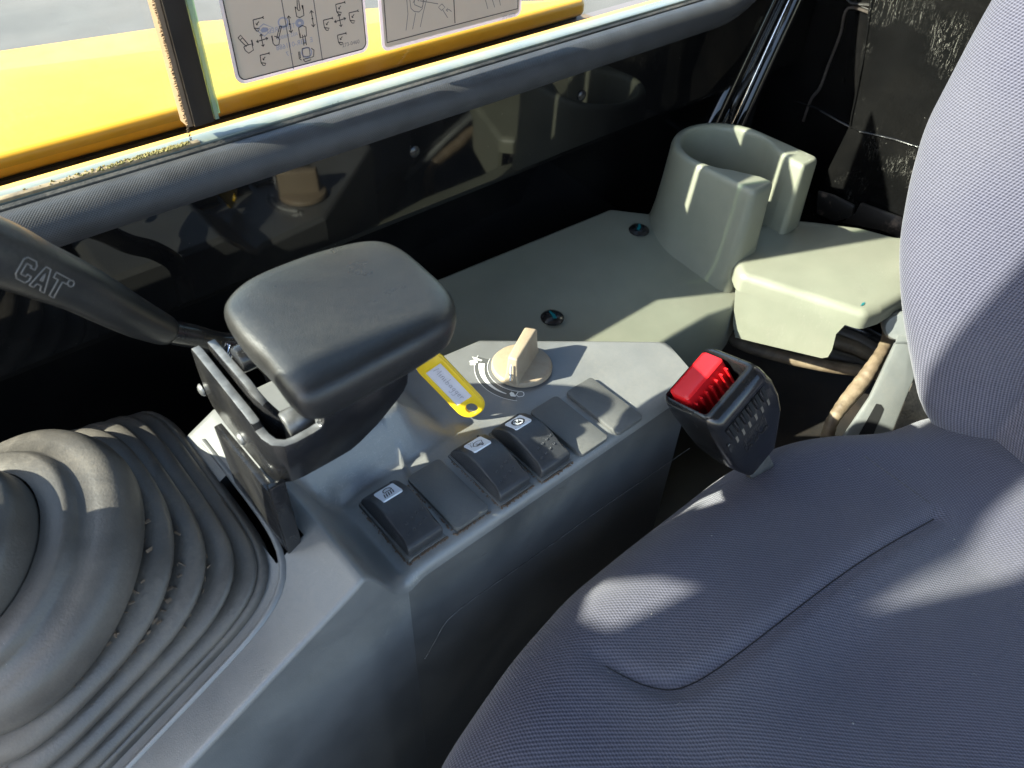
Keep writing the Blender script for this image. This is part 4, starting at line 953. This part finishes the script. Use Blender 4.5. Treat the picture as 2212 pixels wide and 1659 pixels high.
HW = [  # "Minibagger" written by hand along the tag
    [(0, 0), (.2, 1.5), (.6, .5), (1.0, 1.5), (1.1, 0)], [(1.6, .9), (1.65, 0)], [(1.62, 1.25), (1.66, 1.32)], [(2.1, .9), (2.12, 0)], [(2.12, .6), (2.4, .95), (2.6, .8), (2.65, 0)], [(3.1, .9), (3.12, 0)], [(3.1, 1.25), (3.14, 1.32)],
    [(3.7, 1.6), (3.7, 0), (4.1, 0), (4.25, .4), (4.0, .75), (3.72, .6)], [(5.2, .7), (4.9, .85), (4.65, .45), (4.85, .05), (5.15, .3), (5.2, .8), (5.3, 0)],
    [(6.2, .75), (5.9, .85), (5.7, .45), (5.9, .1), (6.15, .35), (6.2, .8), (6.2, -.6), (5.9, -.8), (5.7, -.6)], [(7.1, .75), (6.8, .85), (6.6, .45), (6.8, .1), (7.05, .35), (7.1, .8), (7.1, -.6), (6.8, -.8), (6.6, -.6)],
    [(7.5, .4), (7.95, .5), (7.85, .85), (7.6, .7), (7.5, .3), (7.75, 0), (8.0, .15)], [(8.35, .85), (8.4, 0)], [(8.4, .5), (8.6, .85), (8.85, .8)]]
FRT = (tc_ + tn * .00155, tl, tw, tn); sc_ = .0029
art('handwriting', [[(-.0148 + a * sc_ * 1.02, -.0012 + b * sc_) for a, b in catmull2] for catmull2 in HW], .00026, FRT, ink, plab)
tube('key_ring', catmull([tc_ + tl * (-TL + .004) + tn * .0012, tc_ + tl * (-TL - .003) + tn * .004 + tw * .002, tc_ + tl * (-TL - .009) + tn * .003, tc_ + tl * (-TL - .004) - tn * .003, tc_ + tl * (-TL + .004) - tn * .001], 6), .0007, bolt_m, keytag, 8)

dusty_m = material('dusty_rib_end', (0.15, 0.125, 0.095), 0.7)
# ------------------------------------------------------------------ seat belt buckle
bw, bl_, bt = cframe((107, -130, 56), (58, 106, 135), 1550, 870)
if bt.dot(CAMP - at(1550, 850, d=.5)) < 0: bt = -bt
d0 = (RW.transposed() @ (at(1536, 828, y=.165) - CAMP)).z
BO = at(1536, 828, d=d0); mm = 3.4 * d0 / FPX
buckle = thing('seat_belt_buckle', 'black seat belt buckle with a red release button standing beside the seat', 'seat belt buckle', tuple(BO + bl_ * .08))
def bp(w_, l_, t_): return BO + bw * (w_ * .93 * mm) + bl_ * (l_ * mm) + bt * (t_ * 1.18 * mm)
def bsec(l_, hw, t0, t1, r, wc=0): return [bp(a, l_, b) for a, b in rrect(wc, (t0 + t1) / 2, hw, (t1 - t0) / 2, r, 5)]
LT = -.12
rings = [bsec(26, 22, -18.4, 10.5, 2.0), bsec(3, 22, -18.4, 10.5, 2.0), bsec(.6, 22.3, -18.8, 11, 2.4), bsec(0, 23.0, -19.0, 12, 3.2), bsec(.3, 24.8, -19.6, 14.4, 5), bsec(2.2, 26.8, -20.2, 17.4, 7), bsec(6, 28.0, -20.6, 19.0, 8, .3), bsec(11, 28.8, -20.6, 19.2, 8, .9), bsec(15, 29.4, -20.2, 17.2, 7, 1.6), bsec(24, 30.4, -19.6, 16.8, 7, 3.0), bsec(38, 30.4, -18.5, 16.0, 6.5, 3.4), bsec(52, 28.5, -17, 15.0, 6, 2.4), bsec(66, 24, -13, 12.5, 5, .6), bsec(84, 16, -8, 9, 4)]
V, F = loft(rings); mesh_obj('housing', V, F, buckle_m, buckle, sharp=45)
V, F = loft([bsec(-1.2, 19.6, -17.8, -3.2, 2.4), bsec(-2.0, 19.0, -17.2, -3.8, 2.4), bsec(-2.5, 17.1, -15.2, -5.4, 2)][::-1] + [bsec(22, 20.2, -18, -2.8, 1.6)])
mesh_obj('release_button', V, F, red, buckle, sharp=35)
for k in range(7):
    u = -16.5 + k * 5.5
    V, F = prism_vf([bp(u - .7, 4, -3.2), bp(u + .7, 4, -3.2), bp(u + .4, 20, -3.2), bp(u - .4, 20, -3.2)], bt * (.0030)); mesh_obj('button_rib', V, F, red, buckle)
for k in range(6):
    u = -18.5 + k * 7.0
    V = [bp(u - 1.7, 14.6, 17.0), bp(u + 2.1, 14.6, 17.0), bp(u + 2.3, 29, 16.4), bp(u - .8, 27.5, 16.4), bp(u - 1.7, 15.0, 19.1), bp(u - .6, 15.0, 19.1), bp(u + 2.2, 28.5, 17.6), bp(u + .4, 28, 17.6)]
    mesh_obj('grip_rib', V, [(0, 1, 2, 3), (4, 5, 6, 7), (0, 4, 5, 1), (1, 5, 6, 2), (2, 6, 7, 3), (3, 7, 4, 0)], buckle_m, buckle, bevel=.0004)
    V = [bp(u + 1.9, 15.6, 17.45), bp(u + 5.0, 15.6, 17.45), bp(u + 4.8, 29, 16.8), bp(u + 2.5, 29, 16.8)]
    mesh_obj('rib_shade_patch', V, [(0, 1, 2, 3)], black_m, buckle, smooth=False)  # flat black quad painting the shade between the grip ribs
    V = [bp(u + 2.5, 28.5, 16.82), bp(u + 4.8, 28.5, 16.82), bp(u + 4.4, 34.5, 16.5), bp(u + 2.4, 35, 16.5)]
    mesh_obj('dusty_hollow_end', V, [(0, 1, 2, 3)], dusty_m, buckle, smooth=False)
for s in (-1, 1):
    lathe('oval_dimple', bp(s * 22.5, 20 if s > 0 else 32, 16.8), [(.0030, 0), (.0026, .0003), (.0014, .0001), (0, 0)], buckle_m, buckle, 18, ax=(bw * .75, bl_ * 1.3, bt))
for s in (-1, 1): tube('mould_seam', [bp(s * 22.6, .5, 3.5), bp(s * 24.6, .1, 3.5), bp(s * 26.5, 2.2, 3.4), bp(s * 27.4, 6, 3.4), bp(s * 27.9, 14, 3.4)], .00028, black_m, buckle, 5)
V, F = box_vf((0, 0, 0), (1, 1, 1)); V = [bp(v.x * 11, 95 + v.y * 14, v.z * 2.5) for v in V]; mesh_obj('belt_anchor_strap', V, F, vinyl, buckle)
# grainy raised print patch on the front face
V = []; F = []
for r_ in range(9):
    for c_ in range(16):
        if random.random() < .45: continue
        q = bp(-12 + c_ * 1.6, 38 + r_ * 1.6, 16.0 - (r_ * 1.6) * .06); V2, F2 = box_vf(q, (.00045, .0007, .00022), bw, bl_, bt); o = len(V); V += V2; F += [tuple(i + o for i in f) for f in F2]
tag(mesh_obj('raised_grain', V, F, buckle_m, buckle, smooth=False), kind='stuff')

# ------------------------------------------------------------------ the driver's seat
seat = thing('driver_seat', 'driver seat in ribbed purple grey fabric with raised side bolsters', 'seat', (0.25, -0.1, -0.5))
ET = [(-.14, .03), (-.08, .062), (-.02, .088), (.03, .108), (.083, .132), (.15, .150), (.2, .158), (.35, .159), (.40, .153), (.43, .139), (.455, .120), (.475, .108), (.52, .095), (.56, .05)]
ST = [(0.0, 0.0966), (0.17, 0.114), (0.1768, 0.0947), (0.1826, 0.0821), (0.198, 0.0696), (0.2367, 0.0613), (0.3304, 0.0522), (0.4115, 0.0377), (0.541, 0.0193)]
def smooth_tab(tab, v, w_=.012): return sum(interp(tab, v + w_ * k) for k in (-1, -.5, 0, .5, 1)) / 5
def ztop(x): return -0.024 - .05 * max(0, x - .25) - 2.4 * max(0, .13 - x) ** 2 + .05 * max(0, x - .40)
seam_line = catmull([(0.4115, 0.0377, 0), (0.3304, 0.0522, 0), (0.2367, 0.0613, 0), (0.198, 0.0686, 0), (0.1835, 0.0802, 0), (0.1748, 0.0966, 0), (0.17, 0.1121, 0)], 8)
def seamd(x, y):
    best = 9
    for a, b in zip(seam_line, seam_line[1:]):
        dx, dy = b.x - a.x, b.y - a.y; t = max(0, min(1, ((x - a.x) * dx + (y - a.y) * dy) / (dx * dx + dy * dy)))
        best = min(best, math.hypot(x - a.x - dx * t, y - a.y - dy * t))
    return best
def Hc(x, y):
    z = ztop(x); ys_ = smooth_tab(ST, x, .006)
    ins = sstep(.185, .30, x)                       # bolster separate from the middle panel behind x = .18
    z -= (0.016 * sstep(0.0, 0.05, ys_ + .01 - y)) * ins * .9 * (1 - .75 * sstep(.40, .47, x)) + 0.010 * sstep(0.02, .14, .09 - y) * (1 - ins)
    z += 0.006 * math.exp(-((y + .08) / .09) ** 2)
    if .15 < x < .47 and y < .15: z -= 0.0045 * math.exp(-(seamd(x, y) / .0055) ** 2) * (1 - .75 * sstep(.188, .166, x) if x < .188 else 1)
    if y < -.24: z += 0.016 * sstep(-.24, -.30, y)
    z += 0.0012 * math.sin(23 * x + 11 * y) + 0.0008 * math.sin(41 * x - 31 * y)
    return z
def csec(x):
    e = smooth_tab(ET, x); zt = ztop(x); R = .045; out = [(e - .010, zt - .115), (e - .004, zt - .095), (e - .0005, zt - .065)]
    for k in range(0, 15):
        a = math.radians(90 * k / 14); y = e - R + R * math.cos(a); zt_ = zt - R + R * math.sin(a)
        w_ = sstep(.0, 1, k / 14); out.append((y, zt_ + (Hc(x, y) - zt) * w_ * (k / 14)))
    ys0 = e - R; yend = -.33
    n1 = 90; 
    for k in range(1, n1 + 1):
        y = ys0 + (-.06 - ys0) * k / n1; out.append((y, Hc(x, y)))
    for k in range(1, 31):
        y = -.06 + (yend + .06) * k / 30; out.append((y, Hc(x, y)))
    out += [(yend - .03, zt - .03), (yend - .04, zt - .11)]
    return out
XSN = 230; V = []; UV = []; F = []; secs = []
for i in range(XSN + 1):
    x = -.14 + (.66) * i / XSN; s = csec(x); q = 0; lp = None
    for (y, z) in s:
        if lp: q += math.hypot(y - lp[0], z - lp[1])
        lp = (y, z); V.append(Vector((x, y, z)))
        ya = .17 - q + .07; UV.append((x * .70 - ya * .714, x * .714 + ya * .70))
ns = len(csec(.2))
for i in range(XSN):
    for k in range(ns - 1): a = i * ns + k; F.append((a, a + 1, a + 1 + ns, a + ns))
mesh_obj('cushion', V, F, fabric, seat, uvs=UV, sharp=80)
tube('cushion_seam', [Vector((p.x, p.y, Hc(p.x, p.y) + .0002)) for p in seam_line[:44]], .00035, black_m, seat, 6)
tube('cross_seam', [Vector((x, y, Hc(x, y) - .0001)) for x, y in [(.416 + .004 * k / 10, .040 + .055 * k / 10) for k in range(11)]], .00035, MATS['dark_seat_vinyl'], seat, 5)
# vinyl edging under the fabric
rings = []
for i in range(60):
    x = -.14 + .64 * i / 59; e = smooth_tab(ET, x); zt = ztop(x)
    rings.append([Vector((x, e + .0035, zt - .093)), Vector((x, e + .0055, zt - .104)), Vector((x, e + .004, zt - .125)), Vector((x, e - .02, zt - .17)), Vector((x, e - .03, zt - .17)), Vector((x, e - .02, zt - .09))])
V, F = loft(rings); mesh_obj('edge_band', V, F, vinyl, seat, sharp=60)
box('seat_base', (.2, -.1, -.33), (.28, .20, .14), black_m, seat, bevel=.01)
# back rest
YE = [(-.14, .06), (-.06, .072), (-.038, .088), (.0, .117), (.018, .131), (.045, .150), (.07, .165), (.107, .178), (.14, .186), (.2, .186), (.26, .183), (.34, .18), (.46, .16), (.55, .10)]
def xb(z): return 0.503 + 0.27 * max(-.03, z) - 0.05 * max(0, z - .25) + .35 * max(0, -.02 - z)
def bsec_(z):
    e = smooth_tab(YE, z, .01); yc = .045; x0 = xb(z); out = [(x0 + .075, e - .012), (x0 + .04, e - .001), (x0 + .014, e + .0008)]
    for k in range(0, 61):
        f = k / 60; y = e + (yc - e) * f
        hump = (math.sin(math.pi * min(1, f) ** .62)) ** .75 if 0 < f < 1 else 0
        out.append((x0 + .006 - .034 * hump * (.25 + .75 * sstep(-.075, .05, z)), y))
    for k in range(1, 41):
        y = yc + (-.10 - yc) * k / 40; out.append((x0 + .004 - .016 * sstep(0, .5, k / 40) + .004 * math.exp(-(k / 2.0)), y))
    for k in range(1, 11):
        y = -.10 - .16 * k / 10; out.append((x0 - .012 + .01 * k / 10 - .02 * sstep(.5, .8, k / 10), y))
    out += [(x0 + .02, -.29), (x0 + .08, -.29)]
    return out
V = []; UV = []; F = []; NZ = 170
for i in range(NZ + 1):
    z = -.13 + .68 * i / NZ; q = 0; lp = None
    for (x, y) in bsec_(z):
        if lp: q += math.hypot(x - lp[0], y - lp[1])
        lp = (x, y); V.append(Vector((x, y, z))); ya = .2 - q * .92
        UV.append((-.504 * ya + .864 * z, ya * .864 + z * .504))
nb = len(bsec_(.1))
for i in range(NZ):
    for k in range(nb - 1): a = i * nb + k; F.append((a, a + 1, a + 1 + nb, a + nb))
mesh_obj('backrest', V, F, fabric, seat, uvs=UV, sharp=80)
pts = []
for k in range(80):
    z = -.06 + .55 * k / 79; pts.append(Vector((xb(z) + .016, smooth_tab(YE, z, .01) + .0012, z)))
tube('edge_piping', pts, .0011, material('pale_piping', (0.36, 0.36, 0.32), 0.5), seat, 8)
rings = []
for k in range(40):
    z = -.12 + .66 * k / 39; e = smooth_tab(YE, z, .01); x0 = xb(z)
    rings.append([Vector((x0 + .02, e - .003, z)), Vector((x0 + .085, e - .03, z)), Vector((x0 + .09, -.28, z)), Vector((x0 + .04, -.285, z))])
V, F = loft(rings); mesh_obj('back_shell', V, F, darkgrey, seat)
# lint and crumbs lying on the fabric
lv = []; lf = []
for k in range(34):
    x = random.uniform(.08, .43); y = random.uniform(-.12, .12); z = Hc(x, y) + .0004; an = random.uniform(0, 6.28); L_ = random.uniform(.0008, .0032) if k % 3 else .0006
    V2, F2 = tube_vf([Vector((x, y, z)), Vector((x + math.cos(an) * L_ * .5, y + math.sin(an) * L_ * .5, z + .0003)), Vector((x + math.cos(an + .5) * L_, y + math.sin(an + .5) * L_, z))], .00007 if k % 3 else .0003, 4)
    o = len(lv); lv += V2; lf += [tuple(i + o for i in f) for f in F2]
tag(mesh_obj('lint', lv, lf, material('pale_lint', (0.30, 0.29, 0.27), 0.9), seat, smooth=False), kind='stuff')
# grey plate and hose between seat and tray
gp = thing('seat_side_bracket', 'scratched light grey slotted metal plate between the seat and the hose', 'bracket', tuple(at(1900, 900, z=-.2)))
def gz(px_, py_, off=0): return at(px_, py_, z=-.052 - .055 * (py_ - 739) / 217 + off)
pl = [gz(*p) for p in ((1938, 737), (1960, 737), (1972, 742), (1984, 797), (1955, 868), (1922, 950), (1905, 1010), (1790, 1010), (1815, 956), (1882, 856))]
slot = [gz(*p) for p in ((1893, 872), (1903, 874), (1909, 884), (1892, 925), (1868, 985), (1832, 985), (1842, 962))]
nn_ = (pl[2] - pl[8]).cross(pl[4] - pl[8]).normalized()
if nn_.z < 0: nn_ = -nn_
mesh_obj('plate', *prism_vf(pl, -nn_ * .006), bracket_m, gp, bevel=.0015, seg=2)
mesh_obj('plate_slot', *prism_vf([p + nn_ * .0003 for p in slot], -nn_ * .004), black_m, gp, smooth=False)
sd_ = [gz(1984, 797), gz(1955, 868), gz(1922, 950), gz(1905, 1010)]
sd2 = [p + Vector((.012, -.035, -.035)) for p in sd_]
n4 = 4; mesh_obj('plate_flank', sd_ + sd2, [(i, i + 1, i + 5, i + 4) for i in range(3)], steelblack, gp)
bc = at(1943, 705, z=-.045); lathe('round_bolt', bc, [(.013, -.01), (.013, 0), (.011, .003), (0, .0035)], bracket_m, gp, 24, ax=(Vector((.5, -.86, 0)), Vector((.3, .17, .94)).normalized(), Vector((-.8, -.46, .38)).normalized()))
mesh_obj('tab', *prism_vf([at(*p, z=-.05) for p in ((1948, 705), (1975, 690), (1975, 738), (1936, 737), (1938, 728))], Vector((0, 0, -.004))), bracket_m, gp, bevel=.001)
hose = thing('conduit_hose', 'dirty tan corrugated conduit hose beside the grey slotted plate', 'hose', tuple(at(1800, 930, z=-.3)))
hp = catmull([at(*p, z=zz) for p, zz in (((1885, 655), -.075), ((1912, 680), -.07), ((1921, 715), -.068), ((1910, 750), -.07), ((1886, 790), -.075), ((1860, 828), -.085), ((1822, 875), -.095), ((1797, 912), -.105), ((1786, 950), -.12), ((1775, 1000), -.15), ((1768, 1080), -.2))], 12)
tube('conduit', hp, [.0060 + .00018 * math.sin(i * 1.3) + .0008 * math.sin(i * .13) for i in range(len(hp))], hose_m, hose, 16)
cab_ = thing('cable_bundle', 'dark dusty cables passing through the notch under the tray', 'cables', tuple(at(1850, 730, z=-.2)))
for k, (a, b, r, m) in enumerate((((1810, 695), (1905, 738), .006, steelblack), ((1805, 712), (1900, 758), .006, rubber), ((1800, 735), (1890, 775), .0075, hose_m), ((1790, 765), (1880, 800), .006, rubber))):
    A = at(*a, z=-.115 - .006 * k); B = at(*b, z=-.12 - .006 * k); tube('cable', catmull([A - (B - A), A, (A + B) / 2 + Vector((0, 0, .002)), B, B + (B - A)], 6), r, m, cab_, 12)
tube('cable', catmull([at(*p, z=-.13) for p in ((1540, 700), (1600, 742), (1680, 768), (1780, 790), (1850, 800), (1900, 810))], 6), .006, hose_m, cab_, 12)
dark_fill = box('dark_fill_box', (.53, .20, -.36), (.20, .235, .16), floor_m); tag(dark_fill, kind='structure')  # dark box added to stand for the shadow between seat and tray

# ------------------------------------------------------------------ the rest of the cab that shades the controls
roof = thing('cab_roof', 'dark lined roof of the excavator cab', 'roof', (0, -.1, .95))
box('roof_panel', (.0, -.08, .98), (.80, .56, .02), cab_m, roof, bevel=.01)

# unseen corner post, widened and cut with gaps to shape the seat's sun patches
post = thing('front_post_sun_mask', 'unseen black front corner post, widened and cut to shape the sun patches', 'post', (-.6, .44, -.5))
def xz_plate(name, loops, y, mat, parent, th=.012):
    Vp, Fp = plate_from_loops(loops, th, .001); return mesh_obj(name, [Vector((p.x, y + p.z, p.y)) for p in Vp], Fp, mat, parent)
gap3 = [(-.432, .452), (-.446, .449), (-.500, .494), (-.492, .508)]
gap1 = [(-.478, .430), (-.490, .428), (-.534, .452), (-.575, .477), (-.625, .522), (-.602, .548), (-.560, .525), (-.512, .478)]
gap1_ = [(-.486, .436), (-.520, .470), (-.560, .507), (-.590, .531), (-.606, .520), (-.565, .485), (-.530, .462)]
gap2 = [(-.500, .80), (-.500, .640), (-.545, .628), (-.585, .628), (-.640, .600), (-.665, .612), (-.695, .645), (-.705, .70), (-.70, .80)]
xz_plate('sun_mask_panel', [[(-1.15, -.5), (-.445, -.5), (-.445, .466), (-.505, .476), (-.505, .524), (-.43, .538), (-.385, .555), (-.370, .58), (-.366, .95), (-1.15, .95)], gap1, gap2], .452, gloss_black, post)
roof_rail = box('roof_rail', (.2, .45, .93), (.60, .02, .03), gloss_black, roof, bevel=.006)
